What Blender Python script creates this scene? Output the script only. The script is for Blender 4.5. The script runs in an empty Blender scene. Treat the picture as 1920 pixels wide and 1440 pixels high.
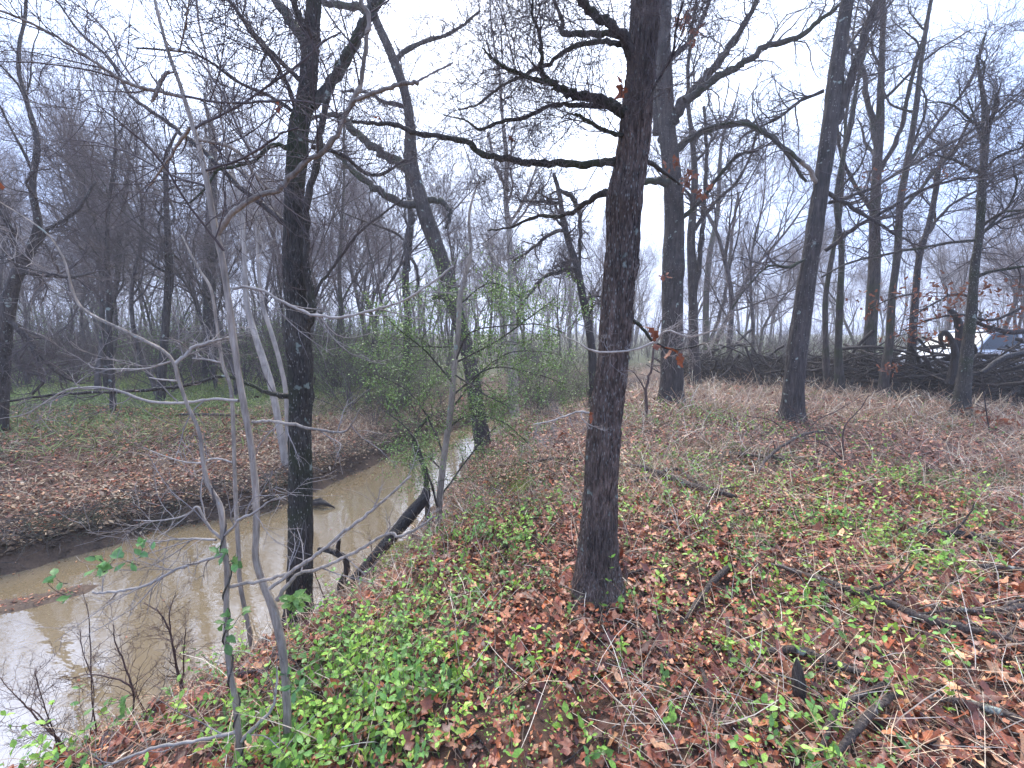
import bpy, math, time
import numpy as np
from mathutils import Vector, Matrix
T0 = time.time()
rng = np.random.default_rng(11)
SC = bpy.context.scene
COL = SC.collection
# ------------------------------------------------------------------ camera
F = 800.0                       # focal length in pixels of the 1920-wide photograph
PITCH = math.radians(7.12)
CAMZ = 1.6
cd = bpy.data.cameras.new('camera'); cam = bpy.data.objects.new('camera', cd); COL.objects.link(cam)
cd.sensor_width = 36.0; cd.lens = 36.0 * F / 1920.0
cd.clip_start = 0.05; cd.clip_end = 2000
cam.location = (0, 0, CAMZ); cam.rotation_euler = (math.pi / 2 - PITCH, 0, 0)
SC.camera = cam
# ------------------------------------------------------------------ world, sun, exposure
SUN_EL, SUN_AZ = 50.0, -6.0
W = bpy.data.worlds.new("World"); SC.world = W; W.use_nodes = True
nt = W.node_tree; nt.nodes.clear()
sky = nt.nodes.new('ShaderNodeTexSky'); sky.sky_type = 'NISHITA'; sky.sun_disc = False
sky.sun_elevation = math.radians(SUN_EL); sky.sun_rotation = math.radians(SUN_AZ)
sky.air_density = 1.0; sky.dust_density = 3.0; sky.ozone_density = 2.0
mixn = nt.nodes.new('ShaderNodeMix'); mixn.data_type = 'RGBA'; mixn.inputs[0].default_value = 0.86
tc = nt.nodes.new('ShaderNodeTexCoord')
nz = nt.nodes.new('ShaderNodeTexNoise'); nz.inputs['Scale'].default_value = 1.6; nz.inputs['Detail'].default_value = 3
cr = nt.nodes.new('ShaderNodeValToRGB')
cr.color_ramp.elements[0].position = .3; cr.color_ramp.elements[0].color = (2.2, 3.0, 5.2, 1)
cr.color_ramp.elements[1].position = .95; cr.color_ramp.elements[1].color = (8.6, 9.7, 12.0, 1)
bg = nt.nodes.new('ShaderNodeBackground'); bg.inputs[1].default_value = 0.09
wo = nt.nodes.new('ShaderNodeOutputWorld')
L = nt.links
dotn = nt.nodes.new('ShaderNodeVectorMath'); dotn.operation = 'DOT_PRODUCT'
_a = math.radians(SUN_AZ); _e = math.radians(SUN_EL)
dotn.inputs[1].default_value = (math.sin(_a) * math.cos(_e), math.cos(_a) * math.cos(_e), math.sin(_e))
L.new(tc.outputs['Generated'], dotn.inputs[0])
mad = nt.nodes.new('ShaderNodeMath'); mad.operation = 'MULTIPLY_ADD'; mad.inputs[1].default_value = .55; L.new(nz.outputs[0], mad.inputs[0])
dsc = nt.nodes.new('ShaderNodeMath'); dsc.operation = 'MULTIPLY_ADD'; dsc.inputs[1].default_value = 1.25; dsc.inputs[2].default_value = -.75; L.new(dotn.outputs['Value'], dsc.inputs[0]); L.new(dsc.outputs[0], mad.inputs[2])
L.new(tc.outputs['Generated'], nz.inputs['Vector']); L.new(mad.outputs[0], cr.inputs[0])
L.new(sky.outputs[0], mixn.inputs[6]); L.new(cr.outputs[0], mixn.inputs[7])
L.new(mixn.outputs[2], bg.inputs[0]); L.new(bg.outputs[0], wo.inputs[0])
sd = bpy.data.lights.new('sun', 'SUN'); sd.energy = 1.5; sd.angle = math.radians(40); sd.color = (1.0, .94, .86)
so = bpy.data.objects.new('sun', sd); COL.objects.link(so)
az = math.radians(SUN_AZ); el = math.radians(SUN_EL)
sdir = Vector((math.sin(az) * math.cos(el), math.cos(az) * math.cos(el), math.sin(el)))
so.rotation_euler = sdir.to_track_quat('Z', 'Y').to_euler(); so.location = (0, 0, 40)
SC.view_settings.view_transform = 'Standard'; SC.view_settings.look = 'None'
SC.view_settings.exposure = 2.15; SC.view_settings.gamma = 1
SC.view_settings.use_curve_mapping = False
cy = SC.cycles
cy.max_bounces = 5; cy.diffuse_bounces = 2; cy.glossy_bounces = 2; cy.transmission_bounces = 2
cy.volume_bounces = 0; cy.transparent_max_bounces = 6
cy.use_denoising = True
cy.caustics_reflective = False; cy.caustics_refractive = False
HAZE_DENSITY = 0.0038
# ------------------------------------------------------------------ helpers: properties
def tag(o, label=None, cat=None, group=None, kind=None):
    if label: o['label'] = label
    if cat: o['category'] = cat
    if group: o['group'] = group
    if kind: o['kind'] = kind
    return o
def empty(name, loc=(0, 0, 0), rz=0, **kw):
    o = bpy.data.objects.new(name, None); COL.objects.link(o)
    o.empty_display_size = .1
    o.location = loc; o.rotation_euler = (0, 0, rz)
    return tag(o, **kw)
# ------------------------------------------------------------------ helpers: camera <-> place
CP, SP = math.cos(PITCH), math.sin(PITCH)
def ray(px, py):
    dx = (px - 960.0) / F; dy = (720.0 - py) / F
    return np.array([dx, CP + dy * SP, -SP + dy * CP])
def at_y(px, py, Y):
    """point of the vertical plane y=Y seen at a photo pixel, and its depth"""
    d = ray(px, py); t = Y / d[1]
    return np.array([0, 0, CAMZ]) + d * t, t
def at_z(px, py, z):
    d = ray(px, py); t = (z - CAMZ) / d[2]
    return np.array([0, 0, CAMZ]) + d * t
# ------------------------------------------------------------------ noise
def _hash(ix, iy, iz):
    h = (ix * 374761393 + iy * 668265263 + iz * 2147483647 + 1013904223) & 0xFFFFFFFF
    h = ((h ^ (h >> 13)) * 1274126177) & 0xFFFFFFFF
    h = (h ^ (h >> 16)) & 0xFFFFFFFF
    return h.astype(np.float64) / 4294967295.0
def vnoise(x, y, z=None):
    x = np.asarray(x, float); y = np.asarray(y, float)
    z = np.zeros_like(x) if z is None else np.asarray(z, float) + np.zeros_like(x)
    ix = np.floor(x).astype(np.int64); iy = np.floor(y).astype(np.int64); iz = np.floor(z).astype(np.int64)
    fx = x - ix; fy = y - iy; fz = z - iz
    fx = fx * fx * (3 - 2 * fx); fy = fy * fy * (3 - 2 * fy); fz = fz * fz * (3 - 2 * fz)
    r = 0
    for a in (0, 1):
        for b in (0, 1):
            for c in (0, 1):
                w = (fx if a else 1 - fx) * (fy if b else 1 - fy) * (fz if c else 1 - fz)
                r = r + w * _hash(ix + a, iy + b, iz + c)
    return r
def fbm(x, y, z=None, o=3):
    r = 0; a = 1; s = 0
    for i in range(o):
        f = 2.03 ** i
        r = r + a * vnoise(np.asarray(x) * f + 17.3 * i, np.asarray(y) * f - 9.1 * i, None if z is None else np.asarray(z) * f)
        s += a; a *= .5
    return r / s
def sstep(t):
    t = np.clip(t, 0, 1); return t * t * (3 - 2 * t)
# ------------------------------------------------------------------ terrain
WZ = -0.9
far_px = [(0, 1078), (100, 1048), (200, 1022), (300, 992), (400, 975), (520, 955), (600, 915), (680, 880), (740, 850), (790, 828), (850, 808)]
near_px = [(60, 1440), (200, 1372), (330, 1300), (420, 1245), (500, 1200), (590, 1160), (640, 1110), (700, 1062), (752, 1010), (796, 965), (832, 920), (862, 880), (888, 838)]
FAR = [(-30., -3.), (-14., 1.2), (-8., 3.0)] + [tuple(at_z(a, b, WZ)[:2]) for a, b in far_px] + [(-.6, 12.), (1.5, 15), (6, 19), (14, 23), (30, 27)]
NEAR = [(-30., -9.), (-12., -2.), (-5., 1.1)] + [tuple(at_z(a, b, WZ)[:2]) for a, b in near_px] + [(-.2, 9.8), (1.6, 12.4), (6.5, 16.3), (15, 20), (30, 24)]
FAR = np.array(FAR); NEAR = np.array(NEAR)
def seg_dist(x, y, PL):
    best = np.full(x.shape, 1e9)
    for i in range(len(PL) - 1):
        ax, ay = PL[i]; bx, by = PL[i + 1]
        ux, uy = bx - ax, by - ay
        t = np.clip(((x - ax) * ux + (y - ay) * uy) / (ux * ux + uy * uy), 0, 1)
        d = np.hypot(x - ax - t * ux, y - ay - t * uy)
        best = np.minimum(best, d)
    return best
POLY = np.vstack([NEAR, FAR[::-1]])
def in_creek(x, y):
    c = np.zeros(x.shape, bool); n = len(POLY)
    for i in range(n):
        x1, y1 = POLY[i]; x2, y2 = POLY[(i + 1) % n]
        if y1 == y2: continue
        k = ((y1 > y) != (y2 > y)) & (x < (x2 - x1) * (y - y1) / (y2 - y1) + x1)
        c ^= k
    return c
SPIT = [tuple(at_z(a, b, WZ)[:2]) for a, b in [(-60, 1150), (60, 1128), (150, 1108)]]
def H(x, y):
    x = np.atleast_1d(np.asarray(x, float)); y = np.atleast_1d(np.asarray(y, float))
    wx = x + .10 * (fbm(x * 2.1, y * 2.1, o=2) - .5) * 2; wy = y + .10 * (fbm(x * 2.1 + 40, y * 2.1, o=2) - .5) * 2
    dn = seg_dist(wx, wy, NEAR); df = seg_dist(wx, wy, FAR); ins = in_creek(wx, wy)
    big = (fbm(x * .11 + 5, y * .11, o=3) - .5)
    sm = (fbm(x * .9, y * .9 + 7, o=3) - .5)
    zn = WZ + .93 * sstep(dn / 1.35) * (0.75 + .25 * sstep(dn / 3.0)) + .12 * sstep((dn - .8) / 3) * 1.0
    zf = WZ + .26 * sstep(df / .14) + .16 * sstep(df / .8) + .42 * sstep((df - .3) / 2.6)
    w = sstep((dn - df) * 1.0 + .5)
    zo = zn * (1 - w) + zf * w
    zo = zo + sm * .13 * sstep(np.minimum(dn, df) / .8) + big * .55 * sstep((np.minimum(dn, df) - 2) / 10)
    # gentle rise to the far right, as the ground goes up towards the brush pile
    zi = WZ - .5 * sstep(np.minimum(dn, df) / .6)
    z = np.where(ins, zi, zo)
    P = np.array(SPIT); ds = seg_dist(x, y, P)
    z = np.where(ins, np.maximum(z, WZ + .022 - .25 * sstep((ds - .05) / .5) + .03 * sm), z)
    near_cam = np.exp(-((x) ** 2 + (y) ** 2) / 1.2)
    return z - 0.0 * near_cam
def h1(x, y): return float(H(x, y)[0])
def ground(px, py):
    """terrain point seen at a photo pixel"""
    d = ray(px, py); t = 0.6
    o = np.array([0, 0, CAMZ])
    ts = np.concatenate([np.arange(.6, 12, .03), np.arange(12, 80, .25)])
    P = o + d * ts[:, None]
    k = np.nonzero(P[:, 2] < H(P[:, 0], P[:, 1]))[0]
    if len(k) == 0: return o + d * 60
    return P[k[0]]
# ------------------------------------------------------------------ mesh making
def mesh_obj(name, V, Fq=None, Ft=None, mat=None, parent=None, col=None, smooth=False, loc=None, mats=None, fmat=None):
    """V (n,3); Fq (m,4) quads; Ft (k,3) tris -> ONE mesh object; loc is subtracted when it has a parent"""
    V = np.asarray(V, float)
    if parent is not None:
        V = V - np.array(parent_world(parent))
    elif loc is not None:
        V = V - np.array(loc)
    me = bpy.data.meshes.new(name)
    nq = 0 if Fq is None else len(Fq); ntr = 0 if Ft is None else len(Ft)
    me.vertices.add(len(V)); me.vertices.foreach_set('co', V.astype(np.float32).ravel())
    idx = []; st = []
    if nq: idx.append(np.asarray(Fq).ravel()); st.append(np.arange(nq) * 4)
    if ntr: idx.append(np.asarray(Ft).ravel()); st.append(nq * 4 + np.arange(ntr) * 3)
    idx = np.concatenate(idx).astype(np.int32); st = np.concatenate(st).astype(np.int32)
    me.loops.add(len(idx)); me.loops.foreach_set('vertex_index', idx)
    me.polygons.add(nq + ntr); me.polygons.foreach_set('loop_start', st)
    if smooth: me.polygons.foreach_set('use_smooth', np.ones(nq + ntr, bool))
    if fmat is not None: me.polygons.foreach_set('material_index', np.asarray(fmat, np.int32))
    me.update(calc_edges=True)
    if col is not None:
        a = me.color_attributes.new('col', 'FLOAT_COLOR', 'POINT')
        c = np.ones((len(V), 4), np.float32); c[:, :3] = col
        a.data.foreach_set('color', c.ravel())
    for m in (mats or ([mat] if mat else [])): me.materials.append(m)
    o = bpy.data.objects.new(name, me); COL.objects.link(o)
    if parent is not None: o.parent = parent
    elif loc is not None: o.location = loc
    return o
def parent_world(p):
    v = Vector((0, 0, 0))
    while p is not None:
        v += p.location; p = p.parent
    return v
class Acc:
    """collects geometry for one mesh"""
    def __init__(s): s.V = []; s.Q = []; s.T = []; s.C = []; s.n = 0
    def add(s, V, Q=None, T=None, C=None):
        if len(V) == 0: return
        s.V.append(V)
        if Q is not None and len(Q): s.Q.append(Q + s.n)
        if T is not None and len(T): s.T.append(T + s.n)
        if C is not None: s.C.append(C if np.ndim(C) == 2 else np.tile(C, (len(V), 1)))
        s.n += len(V)
    def build(s, name, mat, parent=None, smooth=True, **kw):
        return mesh_obj(name, np.vstack(s.V), np.vstack(s.Q) if s.Q else None, np.vstack(s.T) if s.T else None,
                        mat, parent, np.vstack(s.C) if s.C else None, smooth, **kw)
def norm(a): return a / np.maximum(np.linalg.norm(a, axis=-1, keepdims=True), 1e-9)
def tubes(P, R, sides=4, cap=False, disp=None):
    """P (M,K,3), R (M,K) -> verts, quads for M tubes at once"""
    P = np.asarray(P, float); R = np.asarray(R, float)
    if P.ndim == 2: P = P[None]; R = R[None]
    if cap:
        P = np.concatenate([P, P[:, -1:] + norm(P[:, -1:] - P[:, -2:-1]) * R[:, -1:, None] * .25], 1); R = np.concatenate([R, R[:, -1:] * .02], 1)
    M, K, _ = P.shape
    T = np.empty_like(P); T[:, 1:-1] = P[:, 2:] - P[:, :-2]; T[:, 0] = P[:, 1] - P[:, 0]; T[:, -1] = P[:, -1] - P[:, -2]
    if cap: T[:, -1] = T[:, -2]
    T = norm(T); m = norm(T.mean(1))
    ref = np.zeros((M, 3)); k = np.argmin(np.abs(m), 1); ref[np.arange(M), k] = 1
    U = norm(np.cross(T, ref[:, None, :])); V = np.cross(T, U)
    a = np.linspace(0, 2 * np.pi, sides, endpoint=False)
    RR = R[:, :, None] * np.ones(sides)
    if disp is not None: RR = disp(RR, a, P)
    pts = P[:, :, None, :] + RR[..., None] * (np.cos(a)[None, None, :, None] * U[:, :, None, :] + np.sin(a)[None, None, :, None] * V[:, :, None, :])
    base = (np.arange(M) * K * sides)[:, None, None] + (np.arange(K - 1) * sides)[None, :, None]
    j = np.arange(sides); j2 = (j + 1) % sides
    q = np.stack([base + j, base + j2, base + sides + j2, base + sides + j], -1)
    return pts.reshape(-1, 3), q.reshape(-1, 4)
def grow(P, R, r, n, t=(.15, 1.), ang=(.9, .25), ln=(.3, .6), K=4, gnarl=.25, up=.0, rf=.6, rmin=.0015, rmax=9, taper=.35, shrink=.4, flat=0., endr=.3):
    """children of the polylines P (M,K,3): returns P2 (M*n,K,3), R2"""
    M, Kp, _ = P.shape
    tt = t[0] + (t[1] - t[0]) * (np.arange(n)[None] + r.random((M, n))) / n
    f = np.clip(tt, 0, .999) * (Kp - 1); i = f.astype(int); fr = (f - i)[..., None]
    mi = np.arange(M)[:, None]
    A = P[mi, i]; B = P[mi, i + 1]
    pos = A + (B - A) * fr; tan = norm(B - A)
    pr = R[mi, i] * (1 - fr[..., 0]) + R[mi, i + 1] * fr[..., 0]
    rv = r.normal(size=(M, n, 3)); rv[..., 2] *= (1 - flat)
    perp = norm(rv - (rv * tan).sum(-1, keepdims=True) * tan)
    a = ang[0] + ang[1] * r.normal(size=(M, n)); a = a[..., None]
    d = np.cos(a) * tan + np.sin(a) * perp
    le = (ln[0] + (ln[1] - ln[0]) * r.random((M, n))) * (1 - shrink * tt)
    r0 = np.clip(pr * rf, rmin, rmax)
    pts = [pos]; p = pos
    g = np.zeros_like(d)
    for k in range(K - 1):
        g = .5 * g + gnarl * r.normal(size=d.shape)
        d = d + g; d[..., 2] += up; d = norm(d)
        p = p + d * (le / (K - 1))[..., None]; pts.append(p)
    P2 = np.stack(pts, 2).reshape(M * n, K, 3)
    R2 = np.maximum(r0[..., None] * np.linspace(1, endr, K), rmin * .6).reshape(M * n, K)
    return P2, R2
def catmull(P, n=6):
    P = np.asarray(P, float)
    Q = np.vstack([2 * P[0] - P[1], P, 2 * P[-1] - P[-2]]); out = []
    for i in range(1, len(Q) - 2):
        p0, p1, p2, p3 = Q[i - 1:i + 3]
        for k in range(n):
            t = k / n
            out.append(.5 * ((2 * p1) + (-p0 + p2) * t + (2 * p0 - 5 * p1 + 4 * p2 - p3) * t * t + (-p0 + 3 * p1 - 3 * p2 + p3) * t ** 3))
    out.append(P[-1]); return np.array(out)
def trace(pts, Y, dy=0., n=5, jit=0.):
    """photo polyline (px,py,width px) on the vertical plane y=Y (drifting by dy) -> world points and radii"""
    W_ = []; L_ = 0; acc = [0]
    for a, b in zip(pts[:-1], pts[1:]): L_ += math.hypot(a[0] - b[0], a[1] - b[1]); acc.append(L_)
    for (px, py, w), s in zip(pts, acc):
        p, t = at_y(px, py, Y + dy * s / L_)
        W_.append([*p, w * .5 * t / F / math.sqrt(1 + ((px - 960) / F) ** 2)])
    C = catmull(np.array(W_), n)
    P = C[:, :3]; R = np.maximum(C[:, 3], .0008)
    if jit:
        k = rng.normal(size=P.shape) * jit * R[:, None]; k[0] = 0
        P = P + k
    return P, R
def resample(P, R, K):
    s = np.concatenate([[0], np.cumsum(np.linalg.norm(np.diff(P, axis=0), axis=1))]); q = np.linspace(0, s[-1], K)
    return np.stack([np.interp(q, s, P[:, i]) for i in range(3)], 1), np.interp(q, s, R)
# leaves ------------------------------------------------------------
def leaf_template(ws):
    m = len(ws); xs = np.linspace(0, 1, m)
    V = []; Q = []
    for x, w in zip(xs, ws): V += [(x, -w, 0), (x, 0, 0), (x, w, 0)]
    for i in range(m - 1):
        a = i * 3; b = a + 3
        Q += [(a, b, b + 1, a + 1), (a + 1, b + 1, b + 2, a + 2)]
    return np.array(V, float), np.array(Q)
OAK = leaf_template([.04, .38, .18, .52, .24, .12])
OAKB = leaf_template([.04, .22, .5, .30, .44, .12])
OAK2 = leaf_template([.04, .36, .20, .48, .04])
OVAL = leaf_template([.06, .48, .42, .02])
OVAL2 = leaf_template([.06, .5, .03])
QUAD = (np.array([(0, 0, 0), (.5, -.5, 0), (1, 0, 0), (.5, .5, 0)], float), np.array([(0, 1, 2, 3)]))
STRAP = leaf_template([.1, .35, .4, .3, .2, .03])
BLADE = leaf_template([.5, .42, .25, .03])
def leaves(acc, tpl, pos, D, N, Ln, Wd, fold, curl, col, vary=.12, r=rng):
    """pos (n,3) base points, D direction, N normal"""
    V0, Q0 = tpl; n = len(pos)
    if n == 0: return
    D = norm(D); S = norm(np.cross(N, D)); N = np.cross(D, S)
    x = V0[:, 0][None]; y = V0[:, 1][None]
    Ln = np.broadcast_to(np.asarray(Ln, float), (n,))[:, None]; Wd = np.broadcast_to(np.asarray(Wd, float), (n,))[:, None]
    fold = np.broadcast_to(np.asarray(fold, float), (n,))[:, None]; curl = np.broadcast_to(np.asarray(curl, float), (n,))[:, None]
    z = fold * np.abs(y) * Wd * 1.6 + curl * (x - .15) ** 2 * Ln
    wav = .06 * Ln * np.sin(9 * x + 5 * np.sign(y) + np.arange(n)[:, None]) * (np.abs(y) > 0)
    V = pos[:, None] + (x * Ln)[..., None] * D[:, None] + (y * Wd)[..., None] * S[:, None] + (z + wav)[..., None] * N[:, None]
    Q = Q0[None] + (np.arange(n) * len(V0))[:, None, None]
    C = np.repeat(col * (1 + vary * r.normal(size=(n, 1))), len(V0), axis=0)
    acc.add(V.reshape(-1, 3), Q.reshape(-1, 4), None, np.clip(C, .004, 1))
# ------------------------------------------------------------------ materials
def new_mat(name):
    m = bpy.data.materials.new(name); m.use_nodes = True
    t = m.node_tree; b = t.nodes['Principled BSDF']; return m, t, b
def N_(t, typ, **kw):
    n = t.nodes.new(typ)
    for k, v in kw.items():
        if k in n.inputs: n.inputs[k].default_value = v
        else: setattr(n, k, v)
    return n
def ramp(t, src, stops):
    n = t.nodes.new('ShaderNodeValToRGB'); e = n.color_ramp.elements
    while len(e) < len(stops): e.new(.5)
    for k, (p, c) in enumerate(stops): e[k].position = p; e[k].color = (*c, 1) if len(c) == 3 else c
    t.links.new(src, n.inputs[0]); return n.outputs[0]
def mix(t, f, a, b):
    n = t.nodes.new('ShaderNodeMix'); n.data_type = 'RGBA'
    for s, v in ((0, f), (6, a), (7, b)):
        if isinstance(v, (int, float)): n.inputs[s].default_value = v
        elif isinstance(v, tuple): n.inputs[s].default_value = (*v, 1)
        else: t.links.new(v, n.inputs[s])
    return n.outputs[2]
def bark(name, dark, light, furrow=1., fine=60., lichen=0., moss=0., rough=.85, bump=.6, patch=(.36, .42, .36), scale=1.):
    m, t, b = new_mat(name); LK = t.links
    tcn = t.nodes.new('ShaderNodeTexCoord')
    mp = N_(t, 'ShaderNodeMapping'); mp.inputs['Scale'].default_value = (fine * scale, fine * scale, fine * .16 * scale)
    LK.new(tcn.outputs['Object'], mp.inputs[0])
    n1 = N_(t, 'ShaderNodeTexNoise', Scale=1.0, Detail=4.0, Roughness=.65); LK.new(mp.outputs[0], n1.inputs['Vector'])
    vo = N_(t, 'ShaderNodeTexVoronoi', Scale=1.0, feature='DISTANCE_TO_EDGE'); LK.new(mp.outputs[0], vo.inputs['Vector'])
    n2 = N_(t, 'ShaderNodeTexNoise', Scale=3.5, Detail=3.0); LK.new(tcn.outputs['Object'], n2.inputs['Vector'])
    c = ramp(t, n1.outputs[0], [(.28, dark), (.72, light)])
    c2 = ramp(t, n2.outputs[0], [(.3, (.55, .55, .55)), (.7, (1.25, 1.2, 1.15))])
    mu = t.nodes.new('ShaderNodeMix'); mu.data_type = 'RGBA'; mu.blend_type = 'MULTIPLY'; mu.inputs[0].default_value = 1
    LK.new(c, mu.inputs[6]); LK.new(c2, mu.inputs[7]); out = mu.outputs[2]
    if moss:
        nm = N_(t, 'ShaderNodeTexNoise', Scale=2.3, Detail=5.0); LK.new(tcn.outputs['Object'], nm.inputs['Vector'])
        f = ramp(t, nm.outputs[0], [(.52 - .2 * moss, (0, 0, 0)), (.62 - .1 * moss, (.8, .8, .8))])
        out = mix(t, f, out, (.042, .055, .02))
    if lichen:
        mp2 = N_(t, 'ShaderNodeMapping'); mp2.inputs['Scale'].default_value = (95 * scale, 95 * scale, 34 * scale)
        LK.new(tcn.outputs['Object'], mp2.inputs[0])
        v2 = N_(t, 'ShaderNodeTexVoronoi', Scale=1.0, Randomness=1.0); LK.new(mp2.outputs[0], v2.inputs['Vector'])
        sp = ramp(t, v2.outputs['Distance'], [(.22, (1, 1, 1)), (.36, (0, 0, 0))])
        sep = t.nodes.new('ShaderNodeSeparateColor'); LK.new(v2.outputs['Color'], sep.inputs[0])
        pick = ramp(t, sep.outputs[0], [(lichen, (1, 1, 1)), (lichen + .02, (0, 0, 0))])
        n4 = N_(t, 'ShaderNodeTexNoise', Scale=2.0, Detail=2.0); LK.new(tcn.outputs['Object'], n4.inputs['Vector'])
        zone = ramp(t, n4.outputs[0], [(.42, (0, 0, 0)), (.5, (1, 1, 1))])
        m1 = t.nodes.new('ShaderNodeMath'); m1.operation = 'MULTIPLY'; LK.new(sp, m1.inputs[0]); LK.new(pick, m1.inputs[1])
        m2 = t.nodes.new('ShaderNodeMath'); m2.operation = 'MULTIPLY'; LK.new(m1.outputs[0], m2.inputs[0]); LK.new(zone, m2.inputs[1])
        out = mix(t, m2.outputs[0], out, (.36, .35, .31))
        n5 = N_(t, 'ShaderNodeTexNoise', Scale=9.0, Detail=5.0); LK.new(tcn.outputs['Object'], n5.inputs['Vector'])
        pt = ramp(t, n5.outputs[0], [(.66, (0, 0, 0)), (.69, (.8, .8, .8))])
        out = mix(t, pt, out, patch)
    LK.new(out, b.inputs['Base Color']); b.inputs['Roughness'].default_value = rough
    ad = t.nodes.new('ShaderNodeMath'); ad.operation = 'MULTIPLY_ADD'; LK.new(vo.outputs[0], ad.inputs[0]); ad.inputs[1].default_value = furrow; LK.new(n1.outputs[0], ad.inputs[2])
    bp = N_(t, 'ShaderNodeBump', Strength=bump, Distance=.02); LK.new(ad.outputs[0], bp.inputs['Height']); LK.new(bp.outputs[0], b.inputs['Normal'])
    return m
def plain(name, c, rough=.8, c2=None, scale=8., metallic=0., spec=None, bump=0.):
    m, t, b = new_mat(name)
    tcn = t.nodes.new('ShaderNodeTexCoord'); n = N_(t, 'ShaderNodeTexNoise', Scale=scale, Detail=4.0); t.links.new(tcn.outputs['Object'], n.inputs['Vector'])
    c2 = c2 or tuple(v * .7 for v in c)
    t.links.new(ramp(t, n.outputs[0], [(.3, c2), (.7, c)]), b.inputs['Base Color'])
    b.inputs['Roughness'].default_value = rough; b.inputs['Metallic'].default_value = metallic
    if bump:
        bp = N_(t, 'ShaderNodeBump', Strength=bump, Distance=.01); t.links.new(n.outputs[0], bp.inputs['Height']); t.links.new(bp.outputs[0], b.inputs['Normal'])
    return m
def leafmat(name, rough=.5, trans=.0, fine=140.):
    m, t, b = new_mat(name)
    a = t.nodes.new('ShaderNodeAttribute'); a.attribute_name = 'col'
    tcn = t.nodes.new('ShaderNodeTexCoord'); n = N_(t, 'ShaderNodeTexNoise', Scale=fine, Detail=2.0); t.links.new(tcn.outputs['Object'], n.inputs['Vector'])
    k = ramp(t, n.outputs[0], [(.3, (.7, .7, .7)), (.7, (1.25, 1.2, 1.15))])
    mu = t.nodes.new('ShaderNodeMix'); mu.data_type = 'RGBA'; mu.blend_type = 'MULTIPLY'; mu.inputs[0].default_value = 1
    t.links.new(a.outputs['Color'], mu.inputs[6]); t.links.new(k, mu.inputs[7]); t.links.new(mu.outputs[2], b.inputs['Base Color'])
    b.inputs['Roughness'].default_value = rough
    if trans:
        tr = t.nodes.new('ShaderNodeBsdfTranslucent'); t.links.new(mu.outputs[2], tr.inputs[0])
        ms = t.nodes.new('ShaderNodeMixShader'); ms.inputs[0].default_value = trans
        t.links.new(b.outputs[0], ms.inputs[1]); t.links.new(tr.outputs[0], ms.inputs[2]); t.links.new(ms.outputs[0], t.nodes['Material Output'].inputs[0])
    return m
M = {}
M['oak'] = bark('oak_bark', (.026, .018, .014), (.34, .25, .205), lichen=.55, fine=95, bump=1., furrow=1.5)
M['mossy'] = bark('mossy_bark', (.018, .016, .014), (.14, .125, .105), lichen=.3, moss=.12, fine=90, bump=1.)
M['dark'] = bark('dark_bark', (.016, .013, .012), (.12, .098, .088), fine=26, bump=1., furrow=1.4, lichen=.1)
M['mid'] = bark('grey_brown_bark', (.035, .029, .026), (.15, .125, .11), fine=28, bump=.9, furrow=1.3, moss=.12)
M['limb'] = bark('mossy_limb_bark', (.02, .018, .017), (.1, .09, .078), fine=50, moss=.3)
M['sap'] = bark('smooth_grey_bark', (.2, .165, .13), (.54, .47, .39), fine=60, bump=.5, lichen=.12, scale=1.3, furrow=.2)
M['pale'] = bark('pale_bark', (.3, .265, .23), (.54, .49, .43), fine=30, bump=.3)
M['twig'] = plain('twig_bark', (.14, .11, .105), .85, (.07, .056, .056))
M['twigpale'] = plain('pale_twig_bark', (.36, .32, .29), .8, (.2, .17, .155), 20)
M['wet'] = bark('wet_rotten_wood', (.012, .010, .009), (.05, .038, .032), fine=40, bump=1., rough=.55)
M['stick'] = bark('fallen_wood', (.03, .022, .018), (.15, .115, .095), fine=60, bump=.8, lichen=.08)
M['brush'] = bark('brush_wood', (.022, .017, .015), (.1, .08, .07), fine=50, bump=.6)
M['leaf'] = leafmat('fallen_leaf', .42)
M['deadleaf'] = leafmat('hanging_dead_leaf', .6, .3)
M['green'] = leafmat('green_leaf', .42, .25)
M['grass'] = leafmat('grass_blade', .6, .2)
M['straw'] = leafmat('dry_stalk', .7)
# soil ----------------------------------------------------------------
def soil_mat():
    m, t, b = new_mat('forest_soil'); LK = t.links
    g = t.nodes.new('ShaderNodeNewGeometry')
    n1 = N_(t, 'ShaderNodeTexNoise', Scale=14.0, Detail=8.0, Roughness=.75); LK.new(g.outputs['Position'], n1.inputs['Vector'])
    n2 = N_(t, 'ShaderNodeTexNoise', Scale=.55, Detail=4.0, Roughness=.6); LK.new(g.outputs['Position'], n2.inputs['Vector'])
    v = N_(t, 'ShaderNodeTexVoronoi', Scale=60.0); LK.new(g.outputs['Position'], v.inputs['Vector'])
    a = t.nodes.new('ShaderNodeAttribute'); a.attribute_name = 'col'
    c = ramp(t, n1.outputs[0], [(.3, (.55, .55, .55)), (.7, (1.35, 1.3, 1.2))])
    vs = t.nodes.new('ShaderNodeSeparateColor'); LK.new(v.outputs['Color'], vs.inputs[0])
    c3 = ramp(t, vs.outputs[0], [(.2, (.85, .83, .83)), (.8, (1.12, 1.1, 1.08))])
    o = a.outputs['Color']
    for x in (c, c3):
        mu = t.nodes.new('ShaderNodeMix'); mu.data_type = 'RGBA'; mu.blend_type = 'MULTIPLY'; mu.inputs[0].default_value = 1
        LK.new(o, mu.inputs[6]); LK.new(x, mu.inputs[7]); o = mu.outputs[2]
    LK.new(o, b.inputs['Base Color']); b.inputs['Roughness'].default_value = .85
    bp = N_(t, 'ShaderNodeBump', Strength=.8, Distance=.03); LK.new(n1.outputs[0], bp.inputs['Height']); LK.new(bp.outputs[0], b.inputs['Normal'])
    return m
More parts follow.
